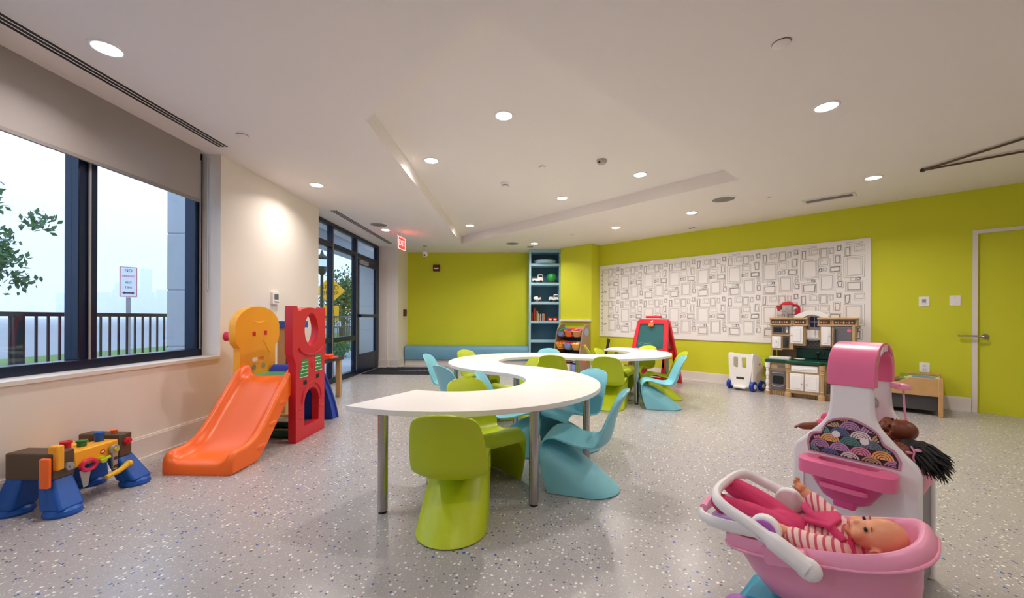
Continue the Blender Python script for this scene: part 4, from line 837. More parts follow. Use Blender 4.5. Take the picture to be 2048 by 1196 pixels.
# ================================================================== THINGS ON THE BOOKCASE
SX, SY = .555, 8.72
def onshelf(name, lab, cat, x, z, y=.14, rz=0): return thing(name, lab, cat, (SX + x, SY + y, z + .03), rz)
t = onshelf('white_bowl', 'wide shallow pale dish on the top shelf of the bookcase', 'dish', .0, LV[0], .16); MB().lathe([(.20, .0), (.235, .01), (.245, .075), (.235, .08), (.225, .07), (.19, .02), (.001, .015)], n=32, cap=True).build('dish', M['shelf'], t)
def truck(x, z, lab, m1, m2, sc=1.0):
    t = onshelf('toy_truck', lab, 'toy truck', x, z); s_ = sc
    MB().bb(-.12 * s_, .12 * s_, -.06, .06, .03, .10 * s_).build('body', m1, t, .008); MB().bb(.0, .11 * s_, -.058, .058, .10 * s_, .19 * s_).build('cab', m1, t, .012); MB().bb(.015, .10 * s_, -.0595, .0595, .125 * s_, .17 * s_).build('window_band', M['black'], t, .003)
    MB().bb(-.11 * s_, -.02, -.055, .055, .10 * s_, .13 * s_).build('load_bed', m2, t, .004); MB().bb(-.12 * s_, .12 * s_, -.064, -.058, .03, .045).build('bumper', M['dgrey'], t)
    for wx in (-.075, .07):
        for wy in (-.06, .06): wv = MB().cyl((wx * s_, wy - .012, .03), (wx * s_, wy + .012, .03), .03, 16).build('wheel', M['black'], t); 
truck(-.16, LV[1], 'white toy truck with a dark window on the second shelf of the bookcase', M['white'], M['brown'])
truck(.20, LV[2], 'white toy rescue van at the right of the third bookcase shelf', M['white'], M['white'], .9)
t = onshelf('green_toy_ball', 'faceted green toy block on a dark base on the second bookcase shelf', 'toy', .15, LV[1]); MB().lathe([(.06, .03), (.10, .08), (.105, .15), (.08, .20), (.03, .22)], n=9).build('block', mat('toy_green', '#2f9a44', .5), t, .006); MB().bb(-.09, .09, -.07, .07, 0, .032).build('base', M['dgrey'], t, .005)
t = onshelf('panda_toy_car', 'black and white rounded toy on wheels at the left of the third bookcase shelf', 'toy', -.17, LV[2]); MB().ell((0, 0, .075), (.095, .05, .055)).build('body', M['white'], t); MB().ell((-.08, 0, .06), (.03, .035, .03)).build('front', M['black'], t); MB().ell((.03, 0, .095), (.04, .045, .04)).build('patch', M['black'], t)
for wx in (-.05, .06): MB().cyl((wx, -.05, .025), (wx, .05, .025), .025, 14).build('wheel_pair', M['dgrey'], t)
t = onshelf('toy_rail_track', 'low wooden toy track along the third bookcase shelf', 'toy', -.02, LV[2], .10); MB().bb(-.20, .12, -.02, .02, 0, .012).build('track', M['wood'], t, .003); [MB().bb(-.18 + k * .06, -.165 + k * .06, -.022, .022, .012, .016).build('sleeper', M['brown'], t) for k in range(5)]
bkc = [('#b8402c', .17, .03), ('#241d1c', .28, .024), ('#a12d2a', .27, .03), ('#5a4a1c', .23, .022), ('#c9a12c', .20, .03), ('#d8c9b0', .16, .02), ('#b9507a', .13, .022), ('#e6ddd2', .14, .02), ('#3a3f8a', .15, .02), ('#e8e0dc', .145, .03), ('#c4693c', .145, .026)]
words = ['thick brick-red', 'black', 'dark red', 'olive', 'mustard', 'cream', 'pink', 'white', 'indigo', 'off-white', 'rust orange']; bx = -.30
for (c, h, w_), wd in zip(bkc, words):
    t = thing('book', '%s book standing on the fourth shelf of the bookcase' % wd, 'book', (SX + bx + w_ / 2, SY + .07, LV[3] + .03), group='books on the fourth bookcase shelf'); cm = mat('cover_' + wd, c, .6)
    MB().bb(-w_ / 2 + .001, w_ / 2 - .001, 0, .003, 0, h * 1.08).build('spine', cm, t); MB().bb(-w_ / 2 + .001, -w_ / 2 + .003, 0, .14, 0, h * 1.08).build('cover', cm, t); MB().bb(w_ / 2 - .003, w_ / 2 - .001, 0, .14, 0, h * 1.08).build('cover', cm, t); MB().bb(-w_ / 2 + .003, w_ / 2 - .003, .003, .137, .004, h * 1.08 - .004).build('page_block', M['signw'], t); bx += w_ + .003
for x, wd in ((.12, 'left'), (.23, 'right')):
    t = onshelf('orange_toy_box', 'small orange toy cup, %s of the two beside the books' % wd, 'toy', x, LV[3], .10); MB().lathe([(.04, 0), (.043, .01), (.046, .065), (.040, .065), (.036, .02)], n=20, sy=.8, p=4).build('cup', mat('vivid_orange', '#ff4d1c', .4), t, .002); MB().bb(-.03, .03, -.039, -.036, .02, .045).build('label', M['white'], t)
# toy guitar leaning in the corner
gt = thing('toy_guitar', 'toy guitar with black neck and red body leaning in the lime corner', 'toy guitar', W(-4.30, .30, 0), rot=(rad(-12), rad(6), RZW))
MB().prism([(.11 * cos(a) * (1.0 if sin(a) < 0 else .82), .20 + .17 * sin(a) - .02 * cos(2 * a)) for a in [2 * pi * k / 24 for k in range(24)]], -.03, .03, 'y').build('body', M['red'], gt, .012, 3)
MB().bb(-.025, .025, -.045, -.02, .34, .60).build('neck', M['black'], gt, .005); MB().prism([(-.035, .60), (.03, .60), (.02, .68), (-.045, .69)], -.045, -.02, 'y').build('headstock', M['black'], gt, .006); MB().prism(arc(0, .24, .04, 0, 345, 18), -.033, -.030, 'y').build('sound_hole', M['black'], gt); MB().bb(-.04, .04, -.036, -.03, .12, .14).build('bridge', M['black'], gt, .002)
rt = tag(MB().prism(rrect(-.12, .12, -.08, .08, .03), 0, .22, 'z').build('red_toy_bin', M['red'], None, .012, loc=W(-4.05, .38, 0), rot=(0, 0, RZW)), 'low red toy box beside the toy guitar under the far table end', 'toy box')

# ================================================================== TRAIN TABLE (right wall)
tt = thing('wooden_train_table', 'low wooden play table with a printed landscape top by the far right outlet', 'play table', W(-.06, .36, 0), RZW)
TZ = .40
sidep = [(-.30, .22), (.30, .22), (.30, .42), (.05, .42), (-.05, .36), (-.12, .34), (-.30, .33)]
for y in (-.31, .29): MB().prism(sidep, y, y + .02, 'y').build('apron', M['wood'], tt, .004)
for x in (-.30, .28): MB().bb(x, x + .02, -.29, .29, .24, .40).build('end_apron', M['wood'], tt, .004)
MB().bb(-.28, .28, -.29, .29, .30, .315).build('tray_floor', M['brown'], tt)
MB().bb(-.04, .28, -.29, .29, .385, .40).build('printed_top', mat('landscape_green', '#6d8a3c', .35, var=.3, scale=6), tt); MB().prism(arc(.16, .0, .10, 0, 350, 24, .16), .4003, .4015, 'z').build('printed_lake', mat('lake_blue', '#3f7fb0', .35), tt); MB().prism(arc(.16, .0, .13, 0, 350, 24, .20), .4001, .4008, 'z').build('printed_shore', mat('shore_cream', '#d9d2bd', .35), tt); MB().bb(.0, .05, -.2, -.05, .4001, .401).build('printed_road', mat('shore_cream', '#d9d2bd', .35), tt)
for x in (-.30, .27):
    for y in (-.315, .275): MB().bb(x, x + .04, y, y + .04, 0, .425).build('leg', M['wood'], tt, .006)
MB().bb(-.28, .28, -.25, .27, .05, .22).build('dark_drawer', mat('slate_drawer', '#4f4c4e', .6), tt, .006)

# ================================================================== DOLL CARE STATION
ANG = math.atan2(-.794, .608)
st = thing('doll_care_station', 'white and pink toy doll care station with an arched top', 'doll station', (1.477, 1.732, 0), ANG)
HWs = .204; D2 = .16
def ss(x): return x
sil = [(-HWs, 0), (HWs, 0), (HWs, .47)] + crv([(HWs, .49, 0), (HWs - .012, .525, 0), (HWs - .04, .555, 0), (.125, .60, 0), (.09, .645, 0), (.072, .70, 0), (.069, .80, 0)], 3)[:]
sil = [(p[0], p[1]) for p in sil]; silL = [(-x, z) for x, z in sil[2:]][::-1]; sil = sil + [(.069, .86), (-.069, .86)] + silL
for y0, y1 in ((-D2, -D2 + .035), (D2 - .035, D2)): MB().prism(sil, y0, y1, 'y').build('end_panel', M['white'], st, .012, 3)
# pink arch between panels
ap = [(-D2 - .006, .80), (-D2 - .004, .87)] + [( -(D2 + .004) * cos(a), .87 + .105 * sin(a)) for a in [pi * k / 14 for k in range(1, 14)]] + [(D2 + .004, .87), (D2 + .006, .80), (D2 - .04, .80)] + [((D2 - .04) * cos(a), .86 + .075 * sin(a)) for a in [pi * k / 12 for k in range(0, 13)]] + [(-D2 + .04, .80)]
MB().prism(ap, -.076, .076, 'x').build('arch_top', M['pink'], st, .012, 3)
for k in range(7):
    a = pi * (.30 + .075 * k); MB().box((.0775, -(D2 - .018) * cos(a), .865 + .088 * sin(a)), (.002, .014, .026), Matrix.Rotation(a - pi / 2, 3, 'X')).build('arch_print', M['white'] if k < 4 else M['pink'], st)
MB().bb(-.10, .10, D2 - .03, D2 + .02, .775, .795).build('cross_rail', M['lpink'], st, .004)
for x in (-.115, .105): MB().lathe([(.028, 0), (.028, .008), (.02, .020), (.001, .026)], (x, D2 - .005, .77), 16).build('rail_knob', M['lpink'], st)
MB().tube(crv([(.105, D2 - .005, .77), (.108, D2 - .01, .72), (.112, D2 - .012, .66), (.115, D2 - .02, .60)]), .004, 6).build('pink_cord', M['lpink'], st); MB().tube([(.113, D2 - .015, .65), (.117, D2 - .02, .585)], [.006, .012], 8).build('cord_tassel', M['lpink'], st)
MB().prism(arc(-.0, .70, .03, 0, 345, 16), -D2 + .33 - .052, -D2 + .33 - .046, 'y').build('mirror_sticker', M['silver'], st)
MB().bb(-HWs + .01, HWs - .01, -D2 + .035, D2 - .035, .40, .43).build('bed_deck', M['pink'], st, .006)
for x in (-HWs + .012, HWs - .022): MB().bb(x, x + .01, -D2 + .035, D2 - .035, .03, .40).build('side_panel', M['grey'], st)
for x in (-HWs + .004, HWs - .03): MB().bb(x, x + .026, -D2 + .03, D2 - .03, .40, .505).build('bed_rail', M['pink'], st, .012, 3)
# cloud sticker
def cloudpts(o=0.0):
    return [(x_ * .94, z_ + .018) for x_, z_ in _cloud(o)]
def _cloud(o=0.0):
    return [(-.142 - o, .488 - o * .7)] + [(p.x, p.y) for p in crv([(-.148 - o, .52, 0), (-.135 - o, .555 + o, 0), (-.105, .567 + o, 0), (-.098 - o * .4, .578 + o, 0), (-.075, .620 + o, 0), (-.02, .642 + o, 0), (.03, .636 + o, 0), (.085, .605 + o, 0), (.105 + o * .4, .565 + o, 0), (.135 + o * .6, .545 + o, 0), (.152 + o, .515, 0)], 4)] + [(.15 + o, .488 - o * .7)]
yF = -D2
MB().prism(cloudpts(.009), yF - .003, yF, 'y').build('sticker_border', mat('dusty_pink', '#c98fa4', .5), st); MB().prism(cloudpts(0), yF - .0038, yF - .003, 'y').build('sticker_ground', mat('plum_ink', '#3a2128', .5), st)
inside = cloudpts(-.002)
def inpoly(x, z, P):
    c = False; j = len(P) - 1
    for i in range(len(P)):
        if (P[i][1] > z) != (P[j][1] > z) and x < (P[j][0] - P[i][0]) * (z - P[i][1]) / (P[j][1] - P[i][1]) + P[i][0]: c = not c
        j = i
    return c
sc_cols = ['#b48ab0', '#f0b568', '#5f9c9a', '#c3a27a', '#e58aa8', '#6f7f8c', '#e9ddd8', '#c796c4', '#4f8f86', '#5b6f97']
k = 0
for row in range(6):
    zc = .653 - row * .031
    for col in range(-1, 6):
        xc = -.165 + col * .066 + (.033 if row % 2 else 0); colr = mat('scallop_%d' % (k * 7 % 10), sc_cols[k * 7 % 10], .5); k += 1
        for ri, (ro, rn) in enumerate(((.0335, .0275), (.0255, .0195), (.0175, .0115), (.0095, .001))):
            b = MB(); N = 16
            for i in range(N):
                a, a2 = pi * i / N, pi * (i + 1) / N; q = [(xc + r * cos(t_), zc + r * sin(t_)) for r, t_ in ((rn, a), (ro, a), (ro, a2), (rn, a2))]
                if all(inpoly(x, z, inside) for x, z in q): b.add([(x, yF - .0042 - .00035 * row - .00002 * ri, z) for x, z in q], [(0, 1, 2, 3)])
            # dark backing so that lower rows cover upper ones
            if ri == 0:
                g = MB()
                for i in range(N):
                    a, a2 = pi * i / N, pi * (i + 1) / N; q = [(xc, zc), (xc + .0352 * cos(a), zc + .0352 * sin(a)), (xc + .0352 * cos(a2), zc + .0352 * sin(a2))]
                    if all(inpoly(x, z + 1e-4, inside) for x, z in q): g.add([(x, yF - .0040 - .00035 * row, z) for x, z in q], [(0, 1, 2)])
                if g.f: g.build('scallop_outline', mat('plum_ink', '#3a2128', .5), st, sharp=0)
            if b.f: b.build('scallop_band', colr, st, sharp=0)
for x, z in ((-.045, .595), (.045, .586)): MB().prism(arc(x, z, .014, 0, 345, 18), yF - .0075, yF - .0066, 'y').build('white_dot', M['white'], st)
# pink sink on the near panel
rim = rrect(-.152, .152, -.125, .0, .045, 6); bowl = rrect(-.095, .115, -.075, .004, .03, 5)
sk = MB(); sk.prism([(x, y + yF) for x, y in rim], .438, .492, 'z', holes=[[(x, y + yF - .004) for x, y in rrect(-.095, .095, -.062, -.004, .025, 5)]]); sk.build('sink_rim', M['pink'], st, .016, 3)
MB().lathe([(.05, -.105), (.075, -.09), (.10, -.05), (.125, .0)], (0, yF - .052, .448), 28, sx=1.0, sy=.55, p=2.6).build('sink_bowl', mat('deep_pink_plastic', '#d84487', .33), st, .006); MB().bb(-.105, .105, yF - .07, yF - .002, .435, .448).build('basin_floor', mat('deep_pink_plastic', '#d84487', .33), st)
MB().prism(rrect(-.075, .075, -.118, -.07, .02), .398, .416, 'z').build('towel_ledge', M['pink'], st, .008, loc=(0, yF, 0)); MB().bb(-.035, .035, yF - .09, yF - .035, .325, .36).build('drain_block', mat('deep_pink_plastic', '#d84487', .33), st, .008)
for sx_ in (-1, 1): MB().tube([(sx_ * .16, yF - .002, .05), (sx_ * .16, yF - .002, .42)], .004, 6).build('panel_groove', M['white'], st)

# ================================================================== DOLLS
def blob(name, b, m, par, vox=.004, sm=6):
    o = b.build(name, m, par, sharp=0)
    r = o.modifiers.new('remesh', 'REMESH'); r.mode = 'VOXEL'; r.voxel_size = vox; r.use_smooth_shade = True
    s = o.modifiers.new('smooth', 'SMOOTH'); s.iterations = sm; s.factor = .5
    return o
def limb(b, pts, rs, n=12):
    P = crv(pts, 5); k = len(P) - 1; R_ = [rs[min(int(i / k * (len(rs) - 1)), len(rs) - 2)] * (1 - (i / k * (len(rs) - 1)) % 1) + rs[min(int(i / k * (len(rs) - 1)) + 1, len(rs) - 1)] * ((i / k * (len(rs) - 1)) % 1) if i < k else rs[-1] for i in range(k + 1)]
    b.tube(P, R_, n); b.ell(P[0], (rs[0],) * 3, 12, 8); b.ell(P[-1], (rs[-1],) * 3, 12, 8)
def hand(b, c, d, side, s=1.0):
    """palm + four fingers + thumb; d = pointing direction, side = across the palm"""
    c = Vector(c); d = Vector(d).normalized(); side = Vector(side).normalized(); nrm = d.cross(side).normalized()
    b.ell(c + d * .010 * s, (.019 * s, .019 * s, .017 * s), 10, 8)
    for k, L in enumerate((.020, .025, .023, .018)):
        o = c + d * .020 * s + side * (-.0135 + .009 * k) * s; b.tube([o, o + d * L * .6 * s, o + d * L * s * .95 - nrm * .010 * s], [.0056 * s, .0054 * s, .0046 * s], 8); b.ell(o + d * L * s * .95 - nrm * .010 * s, (.0046 * s,) * 3, 8, 6)
    o = c + side * -.016 * s + d * .004 * s; b.tube([o, o + (d - side * .9) * .013 * s, o + (d * 1.2 - side * .8) * .018 * s], [.0066 * s, .006 * s, .005 * s], 8)
def doll_head(par, c, R, m, nm='head', k=1.0, hairless=True):
    """local: crown +x, face +z, left side +y"""
    b = MB(); c = Vector(c)
    b.ell(c + R @ Vector((.022, 0, -.006)) * k, (.078 * k, .068 * k, .068 * k), 24, 16, R); b.ell(c + R @ Vector((-.028, 0, .012)) * k, (.052 * k, .056 * k, .054 * k), 20, 14, R)
    b.ell(c + R @ Vector((-.068, 0, .030)) * k, (.018 * k, .022 * k, .020 * k), 14, 10, R)                                   # chin
    for s in (-1, 1):
        b.ell(c + R @ Vector((-.040, s * .030, .040)) * k, (.026 * k, .026 * k, .022 * k), 14, 10, R)                        # cheeks
        b.ell(c + R @ Vector((-.012, s * .068, -.012)) * k, (.018 * k, .007 * k, .013 * k), 12, 8, R)                        # ears
        b.tube([c + R @ Vector((-.012 + .017 * cos(t), s * (.071 + .004), -.012 + .013 * sin(t))) * k for t in [2 * pi * i / 12 for i in range(12)]], .0042 * k, 6, closed=True)
    b.ell(c + R @ Vector((-.030, 0, .066)) * k, (.011 * k, .010 * k, .010 * k), 12, 8, R)                                    # nose
    b.tube([c + R @ Vector((-.052, y, .0625 - abs(y) * .35)) * k for y in (-.014, -.006, 0, .006, .014)], .005 * k, 8); b.tube([c + R @ Vector((-.060, y, .058 - abs(y) * .3)) * k for y in (-.010, 0, .010)], .005 * k, 8)
    h = blob(nm, b, m, par, .0034, 5)
    for s in (-1, 1):
        e = MB().ell(c + R @ Vector((-.008, s * .028, .0555)) * k, (.0055 * k, .0115 * k, .007 * k), 14, 10, R).build('eye', M['eyeblk'], h)
        MB().tube([c + R @ Vector((.012 - abs(y) * .1, s * (.028 + y), .060 - abs(y) * .4)) * k for y in (-.012, 0, .012)], .0022 * k, 6).build('eyebrow', mat('brow_brown', '#8a5436', .7), h)
    MB().tube([c + R @ Vector((-.0555, y, .0655 - abs(y) * .35)) * k for y in (-.011, 0, .011)], .0022 * k, 6).build('lips', mat('lip_rose', '#b8584e', .5), h)
    return h

# ---- pink carrier on a teal stand
CC = (.855, 1.150, .465); CRZ = math.atan2(-.72, .69)
cr = thing('doll_carrier', 'pink doll carrier with a white swing handle, tilted in the foreground', 'doll carrier', CC, rot=(0, rad(-15.5), CRZ)); cr.scale = (.86,) * 3
tubp = [(.55, -.20), (.66, -.195), (.78, -.13), (.88, -.05), (.90, -.048), (.985, -.046), (1.0, -.040), (.975, -.01), (.94, .0), (.90, -.002), (.87, -.02), (.82, -.09), (.68, -.165), (.30, -.175)]
b = MB(); N = 48; vs = []
for rsc, z in tubp:
    for k in range(N):
        a = 2 * pi * k / N; cx, cy = cos(a), sin(a); p_ = 3.2; x = math.copysign(abs(cx) ** (2 / p_), cx); y = math.copysign(abs(cy) ** (2 / p_), cy)
        lift = .030 * max(0, x) ** 3 if z > -.06 else 0
        vs.append((.285 * rsc * x, (.165 + .018 * x) * rsc * y, z + lift))
fs = [(i * N + k, i * N + (k + 1) % N, (i + 1) * N + (k + 1) % N, (i + 1) * N + k) for i in range(len(tubp) - 1) for k in range(N)] + [tuple(range(N))[::-1], tuple(range((len(tubp) - 1) * N, len(tubp) * N))]
b.add(vs, fs).build('tub', M['lpink'], cr, sharp=60)
MB().tube([(.285 * 1.0 * math.copysign(abs(cos(a)) ** .62, cos(a)), (.165 + .018 * cos(a)) * math.copysign(abs(sin(a)) ** .62, sin(a)), -.042 + .03 * max(0, cos(a)) ** 2) for a in [2 * pi * k / 48 for k in range(48)]], .005, 8, closed=True).build('rim_bead', M['lpink'], cr)
for s in (-1, 1): MB().prism(rrect(-.12, .0, -.055, .0, .01), s * .165, s * .180, 'y').build('pivot_boss', M['lpink'], cr, .005)
hp = [(0.00, -.188, -.045), (-.05, -.188, .0), (-.12, -.186, .06), (-.19, -.18, .105), (-.225, -.165, .132), (-.243, -.12, .144), (-.25, -.05, .148), (-.25, .05, .148), (-.243, .12, .144), (-.225, .165, .132), (-.19, .18, .105), (-.12, .186, .06), (-.05, .188, .0), (0.0, .188, -.045)]
P = crv(hp, 5); n_ = len(P); b = MB().tube(P, [.030 if (i < 8 or i > n_ - 9) else .020 for i in range(n_)], 12, flat=(.75, 1.0)); b.ell((0, -.188, -.045), (.036, .017, .036)); b.ell((0, .188, -.045), (.036, .017, .036)); b.build('swing_handle', M['white'], cr)
for s in (-1, 1):
    MB().cyl((-.10, s * .135, .045), (-.10, s * .168, .045), .045, 24).build('handle_knob', M['white'], cr, .006); MB().cyl((-.10, s * .165, .045), (-.10, s * .172, .045), .034, 24).build('knob_cap', M['purple'], cr, .003)
# front guard tray (white hoop and purple pad at the foot end)
hoop = crv([(-.10, -.150, .03), (-.22, -.148, .04), (-.31, -.12, .052), (-.345, -.05, .058), (-.345, .05, .058), (-.31, .12, .052), (-.22, .148, .04), (-.10, .150, .03)], 5)
MB().tube(hoop, .017, 10, flat=(.7, 1.2)).build('foot_guard', M['white'], cr); MB().tube(crv([(-.325, -.08, .072), (-.335, 0, .076), (-.325, .08, .072)]), .015, 10).build('guard_grip', M['lpink'], cr)
MB().prism(rrect(-.30, -.16, -.105, .105, .03), .03, .055, 'z').build('foot_pad', M['lilac'], cr, .01)
# teal stand
sd = thing('toy_stand', 'teal toy stand with purple wheels under the pink doll carrier', 'toy stand', (.845, 1.15, 0), CRZ)
MB().add([(-.20, -.10, .06), (.18, -.10, .06), (.18, .10, .06), (-.20, .10, .06), (-.17, -.085, .235), (.15, -.085, .265), (.15, .085, .265), (-.17, .085, .235)], [(3, 2, 1, 0), (4, 5, 6, 7), (0, 1, 5, 4), (1, 2, 6, 5), (2, 3, 7, 6), (3, 0, 4, 7)]).build('body', M['teal'], sd, .02, 3)
for x in (-.17, .15):
    for y in (-.115, .115):
        wv = MB().cyl((x, y - .018, .07), (x, y + .018, .07), .07, 24).build('wheel', M['purple'], sd, .006)
wv = MB().tube([(-.15, -.125, .19), (-.15, -.09, .19)], .055, 24).build('round_dial', M['purple'], sd, .008)
for k in range(8): a = 2 * pi * k / 8; MB().box((-.15 + .035 * cos(a), -.1255, .19 + .035 * sin(a)), (.024, .004, .007), Matrix.Rotation(-a, 3, 'Y')).build('dial_slot', mat('violet_dark', '#6a3a86', .5), wv)
# ---- baby doll in the carrier
bd = thing('baby_doll', 'bald baby doll in a striped top and fuchsia trousers lying in the pink carrier', 'doll', (CC[0] + .02, CC[1] - .015, CC[2] - .012), rot=(0, rad(-15.5), CRZ)); bd.scale = (.84,) * 3
Rh = Euler((rad(24), rad(-8), rad(0))).to_matrix()
doll_head(bd, (.130, -.012, .025), Rh, M['skin'], k=.80)
b = MB(); limb(b, [(.05, 0, -.03), (-.02, 0, -.02), (-.09, 0, -.015)], [.055, .07, .06]); b.ell((.03, 0, -.02), (.06, .085, .055), 16, 10)
limb(b, [(.035, -.07, -.005), (-.015, -.115, .015), (-.055, -.122, .035), (-.065, -.122, .038)], [.036, .036, .032, .029]); limb(b, [(.035, .07, .0), (-.01, .10, .05), (-.04, .115, .085)], [.036, .034, .029])
blob('striped_top', b, M['stripe'], bd, .005, 5)
b = MB(); limb(b, [(-.06, -.122, .038), (-.095, -.122, .055), (-.11, -.118, .064)], [.022, .020, .016]); hand(b, (-.112, -.117, .065), (-1, .1, .35), (0, 1, .3)); blob('near_hand', b, M['skin'], bd, .0026, 3)
b = MB(); limb(b, [(-.035, .112, .082), (-.055, .118, .105), (-.062, .118, .115)], [.022, .020, .016]); hand(b, (-.064, .118, .117), (-.45, .05, 1), (.2, 1, 0)); blob('far_hand', b, M['skin'], bd, .0026, 3)
b = MB(); limb(b, [(-.08, 0, .0), (-.13, 0, .02)], [.062, .06]); limb(b, [(-.11, -.035, .015), (-.20, -.045, .065), (-.28, -.06, .10), (-.30, -.062, .115)], [.048, .046, .036, .034]); limb(b, [(-.11, .035, .02), (-.20, .05, .085), (-.275, .055, .135), (-.29, .055, .15)], [.048, .046, .038, .034]); blob('fuchsia_trousers', b, M['fuchsia'], bd, .005, 4)
b = MB().prism([(-.045, -.03), (.035, -.075), (.055, 0), (.035, .075), (-.045, .045)], .052, .066, 'z'); b.tube(crv([(-.05, .05, .085), (-.03, .0, .078), (.03, -.05, .05), (.06, -.075, .02)]), .014, 8); blob('fuchsia_bib', b, M['fuchsia'], bd, .004, 4)
MB().ell((.03, 0, .0), (.05, .075, .05), 16, 10).build('collar_shirt', M['stripe'], bd); MB().tube([(.085 - .02 * abs(sin(a)), .058 * sin(a), -.02 + .05 * cos(a)) for a in [2 * pi * k / 20 for k in range(20)]], .009, 8, closed=True).build('collar', M['fuchsia'], bd)
# ---- brown bald doll lying on the station bed
def toS(p): return st.matrix_basis @ Vector(p)
db = thing('brown_baby_doll', 'bald brown-skinned baby doll in pink lying behind the station neck', 'doll', (1.477, 1.732, .53), ANG)
Rb = Euler((rad(40), rad(-6), rad(-14))).to_matrix()
doll_head(db, (.105, .030, .088), Rb, M['skind'], k=.66)
b = MB(); limb(b, [(.05, .03, .06), (-.02, .03, .05), (-.07, .03, .045)], [.036, .044, .04]); limb(b, [(.045, -.01, .05), (.06, -.035, .055), (.066, -.04, .058)], [.024, .022, .019]); limb(b, [(-.07, .01, .045), (-.115, -.005, .055), (-.135, -.01, .058)], [.034, .031, .029]); limb(b, [(-.07, .05, .045), (-.115, .05, .075), (-.13, .05, .08)], [.034, .031, .029]); blob('pink_romper', b, mat('rose_cloth', '#d8567e', .8, bump=.2, bscale=300), db, .005, 4)
b = MB(); limb(b, [(-.13, -.01, .058), (-.165, -.03, .052), (-.195, -.045, .046)], [.021, .018, .016]); hand(b, (-.195, -.046, .046), (-1, -.35, -.1), (.3, -1, 0), .8); blob('bare_arm', b, M['skind'], db, .003, 3)
b = MB(); limb(b, [(.062, -.04, .058), (.075, -.044, .064)], [.015, .013]); hand(b, (.075, -.045, .065), (.9, .2, .5), (.2, -1, 0), .85); blob('small_hand', b, M['skind'], db, .003, 3)
MB().tube([(.064 + .003 * cos(a), -.04 + .019 * cos(a), .059 + .018 * sin(a)) for a in [2 * pi * k / 14 for k in range(14)]], .007, 6, closed=True).build('lilac_cuff', M['lilac'], db)
# ---- dark haired doll
dh = thing('black_haired_doll', 'brown-skinned doll with long black hair and a pink ribbon hanging over the station edge', 'doll', (1.477, 1.732, .49), ANG)
Rc = Euler((rad(62), rad(0), rad(-6))).to_matrix()
doll_head(dh, (.125, -.060, .060), Rc, M['skind'], k=.60)
b = MB(); limb(b, [(.07, -.05, .05), (.0, -.05, .045), (-.06, -.05, .045)], [.03, .036, .032]); limb(b, [(-.06, -.065, .045), (-.12, -.07, .045)], [.024, .02]); limb(b, [(-.06, -.035, .045), (-.12, -.03, .045)], [.024, .02]); blob('lilac_dress', b, M['lilac'], dh, .005, 4)
b = MB(); cc = Vector((.143, -.052, .062))
b.ell(cc + Vector((.012, .012, .004)), (.049, .047, .046), 20, 14); hb = blob('hair_cap', b, M['hair'], dh, .004, 3)
rr = random.Random(11); hs = MB()
for k in range(420):
    a = rr.uniform(0, 2 * pi); e = rr.uniform(-.9, .9); p0_ = cc + Vector((.015 + .040 * cos(e) * abs(cos(a)) * .9, .046 * sin(a) * cos(e) * .9 + .010, .046 * sin(e)))
    L_ = rr.uniform(.03, .085); dx = Vector((1, rr.uniform(-.5, .25), rr.uniform(-.25, .15))).normalized()
    pts = [p0_, p0_ + dx * L_ * .4 + Vector((0, 0, .008)), p0_ + dx * L_ * .75 + Vector((0, -.004, -.012)), p0_ + dx * L_ + Vector((rr.uniform(-.01, .01), rr.uniform(-.02, .01), -.015 - .03 * rr.random()))]
    hs.tube(crv(pts, 2), [.0042, .004, .0038, .0034, .003, .0022, .001][:len(crv(pts, 2))], 4)
o = hs.build('hair_strands', M['hair'], dh); o['kind'] = 'stuff'
MB().tube(crv([cc + Vector((.022, -.040, .034)), cc + Vector((.032, -.044, .015)), cc + Vector((.030, -.048, -.006)), cc + Vector((.034, -.046, -.022))]), .003, 6).build('pink_ribbon', M['lpink'], dh)
for s in (-1, 1): MB().ell(cc + Vector((.030 + .012 * s, -.046, .016 + .007 * s)), (.011, .003, .006)).build('ribbon_bow', M['lpink'], dh)
# ================================================================== OUTSIDE
struct(MB().bb(-5.9, -3.12, -8, 30, -.16, -.03).build('terrace', M['pave'], sharp=0))
struct(MB().bb(-400, -5.9, -300, 400, -.7, -.25).build('ground', M['asphalt'], sharp=0))
tag(MB().bb(-15, -10, -30, 70, -.25, -.17).build('lawn_strip', M['grass'], sharp=0), 'strip of grass beyond the black railing', 'grass', kind='stuff')
struct(MB().bb(-10, -9.6, -30, 70, -.25, -.12).build('kerb', M['pave'], sharp=0))
def rail_run(lab, x0, y0, x1, y1, z0=-.03, h=1.15, sp=.115):
    d = Vector((x1 - x0, y1 - y0, 0)); L_ = d.length; t = thing('metal_railing', lab, 'railing', (x0, y0, z0), math.atan2(d.y, d.x))
    MB().bb(0, L_, -.03, .03, h - .05, h).build('top_rail', M['black'], t, .006); MB().bb(0, L_, -.015, .015, .08, .11).build('bottom_rail', M['black'], t)
    me = MB().bb(-.009, .009, -.009, .009, .1, h - .05).mesh('picket', M['black'], 0); pm_ = MB().bb(-.03, .03, -.03, .03, 0, h).mesh('post', M['black'], 0)
    n = int(L_ / sp)
    for i in range(1, n): obj_from('picket', me, t, (i * L_ / n, 0, 0))
    k = max(1, round(L_ / 1.8))
    for i in range(k + 1): obj_from('post', pm_, t, (i * L_ / k, 0, 0))
rail_run('black picket railing outside the big window', -5.5, 2.3, -5.5, 6.1)
rail_run('black picket railing outside the glass entrance', -5.5, 9.6, -5.5, 16.0)
rail_run('lower black railing of the ramp beyond the entrance', -6.6, 11.0, -6.6, 19.5, -.2, .95, .13)
